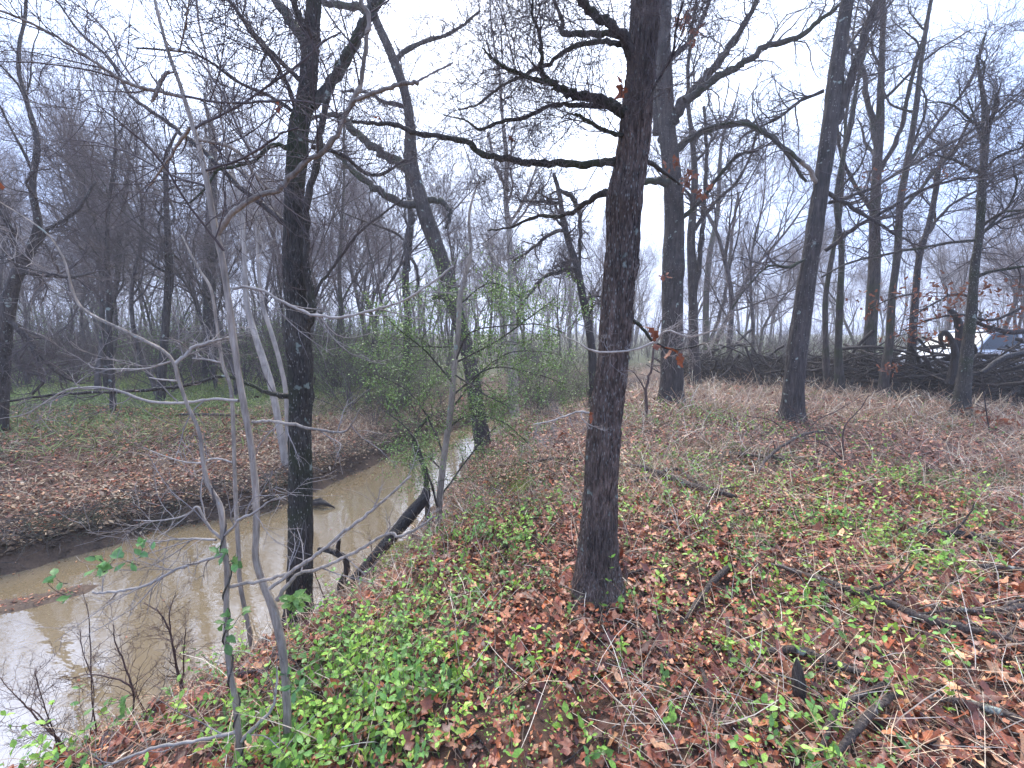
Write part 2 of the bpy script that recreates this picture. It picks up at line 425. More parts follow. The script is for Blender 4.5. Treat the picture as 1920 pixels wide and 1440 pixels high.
M['soil'] = soil_mat()
def water_mat():
    m, t, b = new_mat('muddy_water'); LK = t.links
    g = t.nodes.new('ShaderNodeNewGeometry')
    n = N_(t, 'ShaderNodeTexNoise', Scale=.8, Detail=3.0); LK.new(g.outputs['Position'], n.inputs['Vector'])
    LK.new(ramp(t, n.outputs[0], [(.3, (.27, .2, .108)), (.7, (.31, .235, .135))]), b.inputs['Base Color'])
    b.inputs['Roughness'].default_value = .04; b.inputs['IOR'].default_value = 1.45
    b.inputs['Coat Weight'].default_value = 1.0; b.inputs['Coat Roughness'].default_value = .02; b.inputs['Coat IOR'].default_value = 3.6
    mp = N_(t, 'ShaderNodeMapping'); mp.inputs['Scale'].default_value = (5, 8, 1); mp.inputs['Rotation'].default_value = (0, 0, -.6); LK.new(g.outputs['Position'], mp.inputs[0])
    n2 = N_(t, 'ShaderNodeTexNoise', Scale=1.0, Detail=3.0, Roughness=.55); LK.new(mp.outputs[0], n2.inputs['Vector'])
    bp = N_(t, 'ShaderNodeBump', Strength=.10, Distance=.02); LK.new(n2.outputs[0], bp.inputs['Height']); LK.new(bp.outputs[0], b.inputs['Normal']); LK.new(bp.outputs[0], b.inputs['Coat Normal'])
    return m
M['water'] = water_mat()
# ------------------------------------------------------------------ ground sheet
def green_density(x, y):
    """how much low green growth stands at a place (0..1)"""
    g = np.zeros_like(x)
    for (px, py, sx, sy, w) in GREEN: 
        g = g + w * np.exp(-((x - px) / sx) ** 2 - ((y - py) / sy) ** 2)
    return g
GREEN = []
for (px, py, sx, sy, w) in [(300, 1400, .5, .3, 1.5), (560, 1300, .45, .4, 1.3), (800, 1360, .4, .3, 1.2), (820, 1180, .35, .3, .8), (1000, 1390, .35, .25, 1.1), (940, 1260, .3, .2, .8),
                         (1080, 1330, .25, .2, .7), (1160, 780, .5, .9, .7), (1350, 790, .6, 1.1, 1.0), (1250, 870, .4, .5, .6),
                         (1560, 1180, .35, .25, .8), (1700, 1070, .5, .3, .9), (1420, 1010, .4, .25, .7), (1640, 1000, .3, .3, .5), (1750, 910, .35, .35, .9),
                         (1880, 960, .5, .3, .8), (1560, 1400, .18, .12, .8), (930, 1010, .35, .3, .7), (700, 1200, .3, .25, .6), (1150, 1120, .15, .12, .8), (1830, 1060, .5, .3, .5), (1400, 1120, .3, .2, .5)]:
    p = ground(px, py); GREEN.append((p[0], p[1], sx, sy, w))
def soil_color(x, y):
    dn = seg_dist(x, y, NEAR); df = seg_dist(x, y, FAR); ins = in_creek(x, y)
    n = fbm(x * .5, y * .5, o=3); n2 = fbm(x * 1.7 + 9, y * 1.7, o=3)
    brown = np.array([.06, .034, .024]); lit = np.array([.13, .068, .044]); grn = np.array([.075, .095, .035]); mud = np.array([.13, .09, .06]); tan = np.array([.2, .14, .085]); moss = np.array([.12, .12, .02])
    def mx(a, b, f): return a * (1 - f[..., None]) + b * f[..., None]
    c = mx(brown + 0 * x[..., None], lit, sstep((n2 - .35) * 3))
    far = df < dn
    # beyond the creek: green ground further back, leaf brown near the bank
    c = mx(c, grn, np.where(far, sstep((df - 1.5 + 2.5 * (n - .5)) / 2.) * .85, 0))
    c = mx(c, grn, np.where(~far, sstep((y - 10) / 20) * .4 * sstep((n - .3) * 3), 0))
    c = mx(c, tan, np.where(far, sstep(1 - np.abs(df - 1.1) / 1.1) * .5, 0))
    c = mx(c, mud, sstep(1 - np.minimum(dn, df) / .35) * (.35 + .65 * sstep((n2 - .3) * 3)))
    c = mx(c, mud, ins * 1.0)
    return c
nx = ny = 270
u = np.linspace(-1, 1, nx); gx = 2.5 * np.sinh(4.6 * u) / np.sinh(4.6) * (150 / 2.5) * 1.0
u2 = np.linspace(-.55, 1, ny); gy = 3.2 + 215 * np.sinh(4.8 * u2) / np.sinh(4.8)
X, Y_ = np.meshgrid(gx, gy); X = X.ravel(); Y_ = Y_.ravel()
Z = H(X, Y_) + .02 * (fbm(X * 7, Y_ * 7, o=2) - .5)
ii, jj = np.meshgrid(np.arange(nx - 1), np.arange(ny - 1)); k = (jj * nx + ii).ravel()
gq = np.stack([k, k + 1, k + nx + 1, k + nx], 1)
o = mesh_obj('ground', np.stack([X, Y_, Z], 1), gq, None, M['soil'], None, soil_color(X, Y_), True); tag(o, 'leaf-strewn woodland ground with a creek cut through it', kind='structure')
wx = np.array([-28, 28, 28, -28.]); wy = np.array([-8, -8, 30, 30.])
WQ = 1
o = mesh_obj('water', np.stack([wx, wy, np.full(4, WZ)], 1), np.array([[0, 1, 2, 3]]), None, M['water']); tag(o, 'muddy brown creek water reflecting bare trees', kind='structure')
print('ground', round(time.time() - T0, 1))
# ------------------------------------------------------------------ trees traced from the photograph
def ridged(amp, kx, kz, seed, knobs=()):
    def f(RR, a, P):
        th = a[None, None, :]; s = P[..., 2][:, :, None]
        rad = RR.mean(axis=2, keepdims=True)
        n = fbm(np.cos(th) * kx + seed + 0 * s, np.sin(th) * kx + 0 * s, s * kz, o=3)
        n1 = fbm(np.cos(th) * kx * .45 + seed + 5 + 0 * s, np.sin(th) * kx * .45 + 0 * s, s * kz * .5, o=2)
        rdg = 1 - np.abs(2 * n - 1)
        lump = fbm(np.cos(th) * 1.2 + seed + 0 * s, np.sin(th) * 1.2 + 0 * s, s * 3.1, o=2) - .5
        out = RR + amp * (rdg ** 2 - .72) * 1.6 + amp * 1.4 * (n1 - .5) + rad * .16 * lump
        for (kz0, kth, kr, kh) in knobs:
            dth = np.angle(np.exp(1j * (th - kth)))
            out = out + kh * np.exp(-((s - kz0) / kr) ** 2 - (dth * rad / kr) ** 2)
        return out
    return f
def root_flare(P, R, f=.55, h=.14):
    s = np.linalg.norm(P - P[0], axis=1); return R * (1 + f * np.exp(-s / h))
def ground_py(px, Y):
    x = (px - 960) / F * Y; z = h1(x, Y) - CAMZ; dep = Y * CP - z * SP; up_ = Y * SP + z * CP
    return 720 - F * up_ / dep
def to_ground(pts, Y, k=1.1):
    gy = ground_py(pts[0][0], Y)
    return [(pts[0][0], gy + 4, pts[0][2] * k)] + list(pts) if gy > pts[0][1] + 3 else list(pts)
class Tree:
    def __init__(s, name, label, cat, base, group=None):
        s.root = empty(name, base, label=label, cat=cat, group=group); s.mainP = None
    def trunk(s, pts, Y, mat, dy=0, sides=14, disp=None, dense=0, flare=.35, top=0., name='trunk', label=None, tophook=None, step=None):
        P, R = trace(pts, Y, dy, 6)
        if top:   # grows on above the frame
            d = norm(P[-1] - P[-4]); r0 = R[-1]; k = 10; q = P[-1]; PP = []; RR = []
            for i in range(k):
                d = norm(d + rng.normal(size=3) * .12 + np.array([0, 0, .06])); q = q + d * top / k; PP.append(q); RR.append(r0 * (1 - .75 * (i + 1) / k))
            P = np.vstack([P, PP]); R = np.concatenate([R, RR])
        if flare: 
            R = root_flare(P, R, flare); P = P.copy(); P[0, 2] -= .12
        s.mainP = (P, R)
        if dense:
            Pd, Rd = resample(P, R, dense)
        else: Pd, Rd = resample(P, R, max(12, len(P)))
        v, q = tubes(Pd, Rd, sides, cap=True, disp=disp)
        o = mesh_obj(name, v, q, None, mat, s.root, None, True)
        if label: o['label'] = label
        return P, R
    def limb(s, pts, Y, mat, dy=0., sides=8, twigs=True, name='branch', tw=None, tmat=None, gn=1., n1=14, L1=(.25, .6), up=.06, levels=3, dens=1., rmin=.0012, jit=.25, start=.08):
        P, R = trace(pts, Y, dy, 5, jit)
        return s.limb_world(P, R, mat, sides, twigs, name, tmat, gn, n1, L1, up, levels, dens, rmin, start)
    def limb_world(s, P, R, mat, sides=8, twigs=True, name='branch', tmat=None, gn=1., n1=14, L1=(.25, .6), up=.06, levels=3, dens=1., rmin=.0012, start=.08):
        R = R * (1 + .10 * np.sin(np.arange(len(R)) * 1.9 + len(s.root.children)))
        v, q = tubes(P, R, sides, cap=True)
        o = mesh_obj(name, v, q, None, mat, s.root, None, True)
        if twigs:
            K = max(10, min(40, len(P))); Pr, Rr = resample(P, R, K)
            a = twigset(Pr[None], Rr[None], n1, L1, gn, up, levels, dens, rmin, start)
            a.build('twigs', tmat or M['twig'], o)
        return P, R, o
def twigset(P, R, n1, L1, gn=1., up=.06, levels=3, dens=1., rmin=.0012, start=.08):
    cap_ = rmin * (3.2 if rmin < .0017 else 6)
    a = Acc()
    P1, R1 = grow(P, R, rng, max(1, int(n1)), (start, 1), (.85, .28), L1, 8, .17 * gn, up, .55, rmin * 1.5, cap_)
    a.add(*tubes(P1, R1, 4))
    if levels > 1:
        n2 = max(2, int(6 * dens)); P2, R2 = grow(P1, R1, rng, n2, (.12, 1), (.8, .25), (L1[0] * .45, L1[1] * .55), 5, .2 * gn, up, .6, rmin * 1.15, cap_ * .6)
        a.add(*tubes(P2, R2, 3))
        if levels > 2:
            n3 = max(2, int(5 * dens)); P3, R3 = grow(P2, R2, rng, n3, (.15, 1), (.75, .25), (L1[0] * .22, L1[1] * .3), 2 if rmin > .0024 else 3, .22 * gn, up, .65, rmin, .006)
            a.add(*tubes(P3, R3, 3))
            if levels > 3:
                P4, R4 = grow(P3, R3, rng, 3, (.2, 1), (.7, .25), (L1[0] * .12, L1[1] * .16), 3, .2 * gn, up, .7, rmin, .004)
                a.add(*tubes(P4, R4, 3))
    return a
def base_at(px, py): 
    p = ground(px, py); return p
# ---- A: the big front oak
A0 = base_at(1122, 1118)
ya = A0[1]
A = Tree('oak_tree', 'nearest thick oak trunk with furrowed brown bark speckled with white lichen', 'tree', A0)
PA, RA = A.trunk([(1123, 1135, 92), (1122, 1085, 78), (1122, 1030, 70), (1124, 960, 65), (1127, 900, 61), (1136, 780, 60), (1150, 680, 59), (1158, 580, 59), (1163, 500, 61), (1167, 440, 61), (1170, 370, 64), (1184, 300, 60), (1195, 200, 56), (1204, 100, 55), (1211, 0, 56), (1218, -120, 52)],
        ya, M['oak'], sides=104, dense=380, disp=ridged(.013, 10.5, 7.0, 3., [(1.6 + .66, math.pi, .05, .022), (1.6 + .38, 0, .035, .016), (1.6 + .35, 1.5 * math.pi, .03, .012)]), flare=.6, top=3.5)
kw = dict(gn=1.15, n1=14, L1=(.2, .75), up=.05, levels=4, tmat=M['twig'], rmin=.0009)
A.limb([(1170, 296, 18.0), (1140, 305, 15.6), (1100, 308, 14.8), (1040, 307, 13.9), (990, 306, 13.1), (960, 300, 12.3), (905, 290, 11.5), (875, 266, 10.7), (830, 258, 9.8), (780, 250, 9.8), (740, 233, 9.0), (700, 232, 7.4), (660, 228, 5.7)], ya, M['limb'], dy=.35, **{**kw, 'n1': 20})
A.limb([(1180, 218, 24.6), (1155, 202, 21.3), (1120, 185, 18.0), (1085, 180, 16.4), (1060, 172, 14.8), (1032, 155, 13.1), (1016, 138, 10.7), (1015, 105, 8.2), (1010, 60, 6.6), (998, 30, 4.9), (1000, -10, 4.1)], ya, M['limb'], dy=-.3, **kw)
A.limb([(1034, 157, 9.8), (990, 145, 8.2), (945, 125, 6.6), (922, 108, 4.9), (905, 90, 2.5)], ya - .25, M['limb'], dy=-.1, **kw)
A.limb([(1150, 200, 11.5), (1080, 197, 9.0), (1030, 200, 7.4), (985, 220, 7.4), (940, 228, 6.6), (900, 243, 5.7), (872, 225, 3.3), (830, 215, 2.5)], ya, M['limb'], dy=.3, **kw)
A.limb([(1185, 110, 23.0), (1165, 70, 19.7), (1140, 42, 17.2), (1110, 22, 15.6), (1080, -10, 14.8), (1040, -50, 11.5), (960, -120, 7.4)], ya, M['limb'], dy=-.5, **kw)
A.limb([(1185, 70, 14.8), (1145, 64, 12.3), (1100, 62, 11.5), (1055, 64, 9.8), (1054, 40, 7.4), (1040, 0, 6.6), (1030, -30, 4.9)], ya, M['limb'], dy=.3, **kw)
A.limb([(1165, 82, 11.5), (1130, 78, 9.8), (1090, 84, 9.0), (1060, 95, 8.2), (1030, 118, 7.4), (985, 140, 6.6), (940, 162, 4.9), (895, 195, 4.1), (860, 206, 2.5)], ya - .05, M['limb'], dy=.5, **kw)
A.limb([(1155, 362, 18.0), (1135, 362, 14.8), (1110, 372, 11.5), (1080, 395, 9.0), (1040, 406, 7.4), (1010, 405, 6.6), (960, 425, 4.9), (915, 432, 2.5)], ya, M['limb'], dy=.6, **kw)
A.limb([(1180, 262, 11.5), (1160, 252, 9.0), (1125, 240, 7.4), (1095, 222, 6.6), (1078, 213, 4.9)], ya, M['limb'], dy=-.2, **kw)
A.limb([(1205, 225, 6.6), (1212, 190, 5.7), (1240, 140, 4.9), (1262, 100, 4.9), (1270, 40, 4.1), (1290, -20, 3.3)], ya - .08, M['dark'], dy=-.2, **kw)
A.limb([(1210, 300, 9.8), (1240, 320, 7.4), (1262, 335, 5.7), (1275, 345, 4.1)], ya, M['limb'], dy=.1, twigs=False)
# low pale twigs and dead leaves beside the trunk
tw = dict(gn=1.3, n1=9, L1=(.08, .26), up=.0, levels=3, tmat=M['twigpale'], rmin=.0011)
A.limb([(1180, 598, 9), (1200, 610, 7), (1225, 640, 6), (1260, 655, 5), (1300, 650, 4), (1330, 640, 3)], ya, M['limb'], dy=.1, **tw)
A.limb([(1225, 642, 5), (1190, 655, 4), (1150, 660, 4), (1110, 658, 4), (1080, 640, 2), (1050, 628, 2)], ya - .12, M['pale'], dy=-.05, **{**tw, 'n1': 5})
A.limb([(1228, 645, 5), (1250, 620, 4), (1290, 632, 4), (1330, 622, 3), (1365, 610, 2)], ya, M['pale'], dy=-.2, **tw)
A.limb([(1105, 775, 5), (1085, 772, 4), (1060, 780, 3), (1030, 790, 3), (1000, 796, 2)], ya - .1, M['pale'], dy=-.15, **{**tw, 'n1': 6})
# ---- C: mossy tree on the creek edge
yc = 3.22
C0 = np.array([at_y(560, 1165, yc)[0][0], yc, h1(at_y(560, 1165, yc)[0][0], yc)])
Ct = Tree('creekside_tree', 'dark mossy tree rising from the near edge of the creek', 'tree', C0)
Ct.trunk([(560, 1185, 62), (561, 1120, 50), (563, 1040, 47), (564, 960, 46), (564, 880, 45), (562, 800, 44), (564, 700, 45), (561, 650, 48), (560, 600, 42), (555, 560, 40), (550, 480, 40), (551, 420, 38), (552, 350, 37), (557, 300, 39), (560, 240, 38), (575, 180, 34), (582, 100, 31), (590, 0, 26), (596, -80, 24)],
         yc, M['mossy'], sides=96, dense=400, disp=ridged(.010, 10., 7., 13., [(1.62, 1.0, .06, .02), (1.1, 4., .05, .018)]), flare=.3, top=3.5)
kc = dict(gn=1.0, n1=15, L1=(.3, .8), up=.07, levels=3, tmat=M['twig'], rmin=.0014)
Ct.limb([(566, 628, 26), (578, 600, 20), (585, 580, 18), (583, 550, 15), (575, 500, 14), (573, 433, 14), (580, 367, 14), (597, 283, 14), (603, 233, 13), (617, 167, 13), (633, 133, 13), (655, 90, 12), (683, 40, 11), (707, -10, 10)], yc, M['mossy'], dy=-.25, **kc)
Ct.limb([(583, 165, 24), (570, 80, 22), (545, 38, 20), (520, 0, 18), (490, -60, 14)], yc, M['mossy'], dy=.4, **kc)
Ct.limb([(585, 200, 18), (612, 165, 20), (640, 120, 22), (662, 85, 20), (683, 45, 20), (708, 5, 18), (730, -50, 14)], yc, M['limb'], dy=.3, **kc)
Ct.limb([(600, 80, 20), (572, 55, 16), (556, 20, 14), (540, -30, 12)], yc, M['limb'], dy=-.2, **kc)
Ct.limb([(545, 428, 14), (500, 390, 12), (450, 350, 11), (400, 300, 11), (340, 250, 10), (280, 205, 9), (245, 180, 8), (205, 110, 7), (150, 60, 6), (105, 0, 5)], yc, M['dark'], dy=.5, **kc)
Ct.limb([(545, 280, 12), (510, 272, 9), (480, 300, 8), (450, 310, 7), (410, 320, 6), (390, 345, 5), (360, 378, 4), (330, 380, 3)], yc, M['limb'], dy=-.3, **{**kc, 'n1': 8})
Ct.limb([(560, 215, 10), (520, 190, 8), (440, 150, 7), (400, 120, 6), (350, 98, 5), (255, 90, 4)], yc, M['dark'], dy=-.4, **kc)
Ct.limb([(562, 150, 10), (500, 90, 9), (450, 30, 8), (410, -30, 7)], yc, M['dark'], dy=.3, **kc)
Ct.limb([(565, 235, 12), (530, 140, 9), (470, 60, 8), (430, 0, 7)], yc, M['dark'], dy=-.3, **kc)
Ct.limb([(548, 745, 14), (500, 735, 9), (455, 715, 7), (415, 705, 7), (350, 722, 8), (290, 730, 8), (200, 735, 8), (100, 740, 7), (0, 755, 6), (-60, 760, 5)], yc, M['mossy'], dy=-.9, **{**kc, 'n1': 9, 'L1': (.15, .4), 'levels': 2, 'up': 0.})
Ct.limb([(583, 275, 10), (640, 290, 8), (700, 330, 7), (760, 300, 4)], yc, M['dark'], dy=.4, **kc)
Ct.limb([(578, 600, 8), (596, 540, 7), (618, 510, 6), (640, 480, 6), (680, 430, 5), (760, 370, 3)], yc, M['mid'], dy=.3, **{**kc, 'n1': 8})
# ---- D: curved tree behind the green shrub
D0 = base_at(905, 838); yd = D0[1]
D = Tree('curved_tree', 'dark crooked tree leaning left over the creek behind the green shrub', 'tree', D0)
D.trunk([(910, 850, 34), (898, 790, 30), (888, 720, 28), (874, 650, 27), (852, 570, 27), (835, 510, 29), (818, 460, 29), (800, 410, 30), (788, 370, 27), (775, 320, 23), (770, 250, 18), (763, 190, 18), (745, 130, 18), (722, 75, 17), (700, 25, 16), (690, -30, 15)], yd, M['dark'], sides=24, dense=120, disp=ridged(.006, 5, 6, 21.), top=3)
kd = dict(gn=1.2, n1=10, L1=(.3, .8), up=.05, levels=3, tmat=M['twig'], rmin=.0018)
D.limb([(777, 335, 20), (752, 308, 18), (715, 285, 17), (690, 270, 15), (665, 245, 15), (640, 220, 14), (610, 215, 9), (560, 230, 7)], yd, M['limb'], dy=.3, **kd)
D.limb([(790, 385, 16), (750, 378, 15), (700, 352, 14), (660, 320, 12), (635, 290, 10), (600, 270, 8), (560, 260, 6)], yd, M['limb'], dy=-.4, **kd)
D.limb([(775, 400, 12), (768, 430, 11), (760, 460, 10), (766, 500, 8), (758, 520, 5)], yd, M['dark'], dy=-.2, twigs=False)
D.limb([(768, 478, 6), (780, 500, 6), (784, 530, 5), (776, 560, 3)], yd - .2, M['dark'], twigs=False)
D.limb([(805, 375, 14), (830, 380, 10), (845, 400, 8), (835, 430, 5)], yd, M['limb'], dy=-.2, **{**kd, 'n1': 6})
D.limb([(850, 562, 16), (820, 556, 10), (812, 560, 6)], yd, M['wet'], twigs=False, sides=6)
D.limb([(690, 20, 16), (650, 10, 14), (610, 5, 12), (570, -30, 8)], yd, M['limb'], dy=.2, **kd)
D.limb([(735, 115, 12), (790, 80, 8), (850, 60, 6), (900, 20, 4)], yd, M['dark'], dy=.3, **kd)
D.limb([(765, 200, 10), (720, 190, 8), (690, 175, 6), (640, 170, 4)], yd, M['dark'], dy=.3, **kd)
# ---- B: big trunk behind the oak
B0 = base_at(1258, 755); yb = B0[1]
B = Tree('straight_oak', 'thick dark straight trunk just to the right behind the nearest oak', 'tree', B0)
B.trunk([(1258, 765, 52), (1259, 700, 44), (1260, 600, 41), (1262, 500, 41), (1264, 420, 38), (1262, 350, 36), (1256, 290, 34), (1250, 230, 32), (1246, 160, 32), (1244, 80, 28), (1248, 0, 24), (1250, -80, 22)], yb, M['dark'], sides=28, dense=140, disp=ridged(.008, 6, 4, 31., [(1.6 + .6 * 2, math.pi, .2, .07)]), top=5)
kb = dict(gn=1.4, n1=22, L1=(.5, 1.5), up=.05, levels=3, tmat=M['twig'], rmin=.0022)
B.limb([(1250, 245, 26), (1270, 210, 24), (1300, 172, 20), (1335, 130, 17), (1375, 75, 14), (1410, 20, 11), (1430, -30, 9)], yb, M['dark'], dy=-.8, **kb)
B.limb([(1285, 190, 18), (1330, 155, 16), (1370, 130, 15), (1405, 112, 14), (1440, 85, 13), (1495, 70, 12), (1535, 40, 10), (1580, 5, 8), (1620, -40, 6)], yb - .8, M['limb'], dy=-1., **kb)
B.limb([(1255, 295, 20), (1290, 262, 14), (1340, 240, 13), (1390, 232, 13), (1430, 245, 11), (1470, 280, 9), (1510, 340, 6)], yb, M['limb'], dy=.8, **kb)
B.limb([(1262, 345, 18), (1235, 340, 14), (1205, 340, 12), (1190, 335, 10)], yb, M['limb'], dy=-.5, **{**kb, 'n1': 5})
B.limb([(1250, 270, 22), (1235, 235, 20), (1225, 160, 14), (1215, 90, 12), (1240, 10, 10)], yb, M['dark'], dy=.8, **kb)
B.limb([(1265, 420, 12), (1300, 390, 9), (1350, 330, 8), (1385, 290, 7), (1420, 285, 5)], yb, M['limb'], dy=-1, **kb)
B.limb([(1245, 120, 14), (1290, 80, 10), (1320, 30, 8), (1340, -30, 6)], yb, M['dark'], dy=1, **kb)
# ---- E: leaning tree on the right
E0 = base_at(1483, 790); ye = E0[1]
E = Tree('leaning_oak', 'dark trunk leaning right with a forked top and a pale broken stub', 'tree', E0)
E.trunk([(1482, 802, 62), (1487, 760, 46), (1490, 700, 41), (1502, 600, 39), (1517, 500, 35), (1526, 440, 35), (1541, 340, 33), (1553, 260, 33), (1562, 190, 33), (1572, 100, 30), (1589, 0, 27), (1600, -70, 25)], ye, M['dark'], sides=32, dense=160, disp=ridged(.007, 6, 5, 41.), top=4)
ke = dict(gn=1.3, n1=20, L1=(.4, 1.3), up=.06, levels=3, tmat=M['twig'], rmin=.002)
E.limb([(1566, 230, 22), (1585, 175, 21), (1600, 130, 19), (1618, 80, 18), (1636, 30, 18), (1650, -30, 16)], ye, M['dark'], dy=-.3, **ke)
E.limb([(1532, 345, 11), (1518, 318, 9), (1500, 302, 10)], ye, M['sap'], dy=-.1, twigs=False, name='broken_stub')
E.limb([(1500, 302, 9), (1460, 270, 8), (1430, 245, 8), (1390, 230, 7), (1330, 238, 6), (1285, 265, 5)], ye - .1, M['limb'], dy=.4, **ke)
E.limb([(1550, 360, 10), (1590, 385, 9), (1625, 405, 8), (1680, 440, 6)], ye, M['dark'], dy=-.5, **ke)
E.limb([(1548, 470, 10), (1600, 430, 10), (1660, 395, 9), (1720, 360, 8), (1780, 340, 7), (1860, 325, 5), (1930, 300, 4)], ye, M['dark'], dy=-.8, **ke)
E.limb([(1555, 380, 9), (1640, 350, 8), (1740, 290, 7), (1830, 240, 6), (1940, 150, 5)], ye, M['dark'], dy=.6, **ke)
E.limb([(1545, 170, 9), (1500, 190, 7), (1460, 220, 6), (1400, 250, 4)], ye, M['dark'], dy=.6, **ke)
E.limb([(1520, 480, 7), (1480, 500, 6), (1440, 500, 5), (1400, 540, 4), (1370, 580, 3)], ye, M['mid'], dy=-.5, **ke)
E.limb([(1570, 130, 10), (1610, 60, 8), (1660, 20, 6), (1700, -40, 5)], ye, M['dark'], dy=.8, **ke)
print('main trees', round(time.time() - T0, 1))
# ---- the row of trees at the brush pile and other middle-distance trunks
def mid_tree(name, label, pts, mat, limbs, ybase=None, n=6, L1=(.5, 1.4), top=4, gn=1.2, group=None, auto=8, levels=3, rmin=.0026, sides=12, autoL=(1.2, 3.), autoup=.12, cat='tree', tmat=None):
    b = base_at(pts[0][0], pts[0][1]) if ybase is None else None
    if b is None:
        p, _ = at_y(pts[0][0], pts[0][1], ybase); b = np.array([p[0], ybase, h1(p[0], ybase)])
    y = b[1]; t = Tree(name, label, cat, b, group)
    if ybase is not None: pts = to_ground(pts, y)
    P, R = t.trunk(pts, y, mat, sides=sides, dense=60, disp=ridged(.006, 3, 4, pts[0][0] * .37), top=top, flare=.3)
    for l in limbs: t.limb(l, y, mat, dy=rng.uniform(-.8, .8), gn=gn, n1=12, L1=L1, up=.06, levels=levels, rmin=rmin, tmat=tmat)
    if auto:
        Pr, Rr = resample(P, R, 30)
        P1, R1 = grow(Pr[None], Rr[None], rng, auto, (.4, .98), (.75, .2), autoL, 14, .12 * gn, autoup, .5, .006, .05, shrink=.5)
        for i in range(len(P1)):
            t.limb_world(P1[i], R1[i], mat, 6, True, 'branch', tmat, gn, 7, L1, .06, levels, 1., rmin, .15)
    return t
mid_tree('forked_tree', 'mid grey forked tree behind the leaning trunk on the right', [(1622, 735, 40), (1630, 650, 28), (1636, 560, 26), (1640, 480, 24), (1640, 400, 22), (1645, 300, 20), (1650, 230, 18), (1652, 150, 14), (1655, 60, 12), (1655, -20, 10)], M['mid'],
         [[(1643, 270, 12), (1628, 200, 12), (1616, 130, 10), (1590, 70, 8), (1570, 40, 6)], [(1650, 320, 12), (1690, 240, 10), (1705, 160, 9), (1735, 60, 8), (1750, -20, 6)], [(1640, 400, 10), (1600, 340, 8), (1575, 280, 7), (1570, 220, 5)]])
mid_tree('slender_tree', 'slender pale brown trunk with wavy stem at left end of the wood pile', [(1655, 745, 24), (1660, 690, 20), (1668, 640, 18), (1672, 560, 16), (1682, 480, 16), (1688, 380, 15), (1702, 300, 14), (1718, 200, 12), (1728, 110, 10), (1745, 0, 8)], M['mid'],
         [[(1685, 400, 10), (1730, 350, 9), (1780, 290, 8), (1860, 230, 7), (1930, 160, 5)], [(1700, 310, 10), (1760, 230, 8), (1820, 150, 7), (1850, 60, 5)]])
mid_tree('dark_tree', 'short dark tree bending right in front of the wood pile', [(1700, 742, 24), (1706, 690, 22), (1712, 620, 18), (1716, 560, 16), (1724, 480, 14), (1742, 420, 13), (1756, 350, 12), (1762, 310, 11), (1790, 285, 9), (1815, 230, 7), (1840, 190, 5)], M['dark'],
         [[(1762, 312, 10), (1772, 290, 8), (1770, 270, 5)], [(1745, 425, 8), (1790, 380, 7), (1850, 350, 6), (1930, 320, 4)]], top=0, auto=6)
mid_tree('snag_tree', 'black broken-topped tree at the right beside the white vehicle', [(1800, 782, 44), (1806, 730, 33), (1814, 650, 26), (1822, 580, 22), (1828, 500, 20), (1836, 440, 18), (1842, 340, 17), (1847, 270, 16), (1846, 200, 14), (1838, 150, 8), (1832, 103, 6)], M['mossy'],
         [[(1850, 260, 10), (1862, 210, 9), (1868, 175, 6)], [(1840, 440, 9), (1880, 410, 7), (1950, 390, 6)], [(1838, 450, 8), (1780, 455, 7), (1700, 470, 6), (1600, 490, 5), (1540, 520, 4)], [(1845, 330, 8), (1790, 300, 6), (1740, 290, 4)]], top=0, auto=12, autoL=(.8, 2.2), autoup=.0)
mid_tree('thin_tree', 'thin trunk just right of the leaning oak before the wood pile', [(1550, 735, 15), (1548, 640, 12), (1548, 560, 11), (1562, 470, 10), (1575, 400, 9), (1580, 320, 8)], M['mid'], [], auto=6, tmat=M['twig'])
mid_tree('ivy_tree', 'thin green-tinged trunk between the leaning oak and the forked tree', [(1575, 740, 22), (1572, 660, 16), (1575, 560, 14), (1578, 470, 12), (1568, 380, 11), (1580, 300, 10), (1600, 200, 8)], M['limb'], [], auto=7)
mid_tree('twin_tree', 'twin-stemmed dark tree right behind the straight oak', [(1302, 700, 24), (1300, 600, 18), (1298, 520, 18), (1296, 440, 16), (1302, 360, 14), (1300, 280, 11), (1290, 200, 8)], M['dark'],
         [[(1300, 560, 12), (1312, 480, 11), (1318, 400, 10), (1325, 300, 8), (1320, 200, 6)], [(1302, 430, 10), (1340, 380, 8), (1390, 330, 6), (1420, 250, 5)]], ybase=11.5)
mid_tree('thin_tree', 'thin trunk splitting low beside the leafy path right of the straight oak', [(1328, 700, 14), (1324, 640, 13), (1324, 560, 12), (1330, 480, 11), (1345, 400, 9), (1350, 300, 7)], M['mid'],
         [[(1330, 640, 8), (1350, 590, 8), (1365, 520, 7), (1372, 440, 6), (1385, 360, 5)]], auto=5)
mid_tree('dead_snag', 'crooked black dead tree just left of the nearest oak', [(1112, 700, 16.5), (1108, 640, 15.0), (1095, 570, 15.0), (1082, 500, 13.5), (1068, 460, 12.8), (1056, 410, 10.5), (1048, 360, 9.0), (1038, 325, 6.8)], M['wet'],
         [[(1046, 355, 8), (1070, 368, 10), (1085, 395, 9), (1088, 440, 7), (1086, 500, 6)], [(1060, 430, 8), (1030, 440, 7), (1000, 465, 6), (960, 490, 4)], [(1050, 380, 7), (1010, 378, 5), (975, 378, 4)], [(1080, 500, 8), (1050, 510, 8), (1020, 520, 7), (985, 560, 5)]], top=0, auto=10, autoL=(.5, 1.3), autoup=0, gn=1.4, L1=(.2, .6), ybase=8.5)
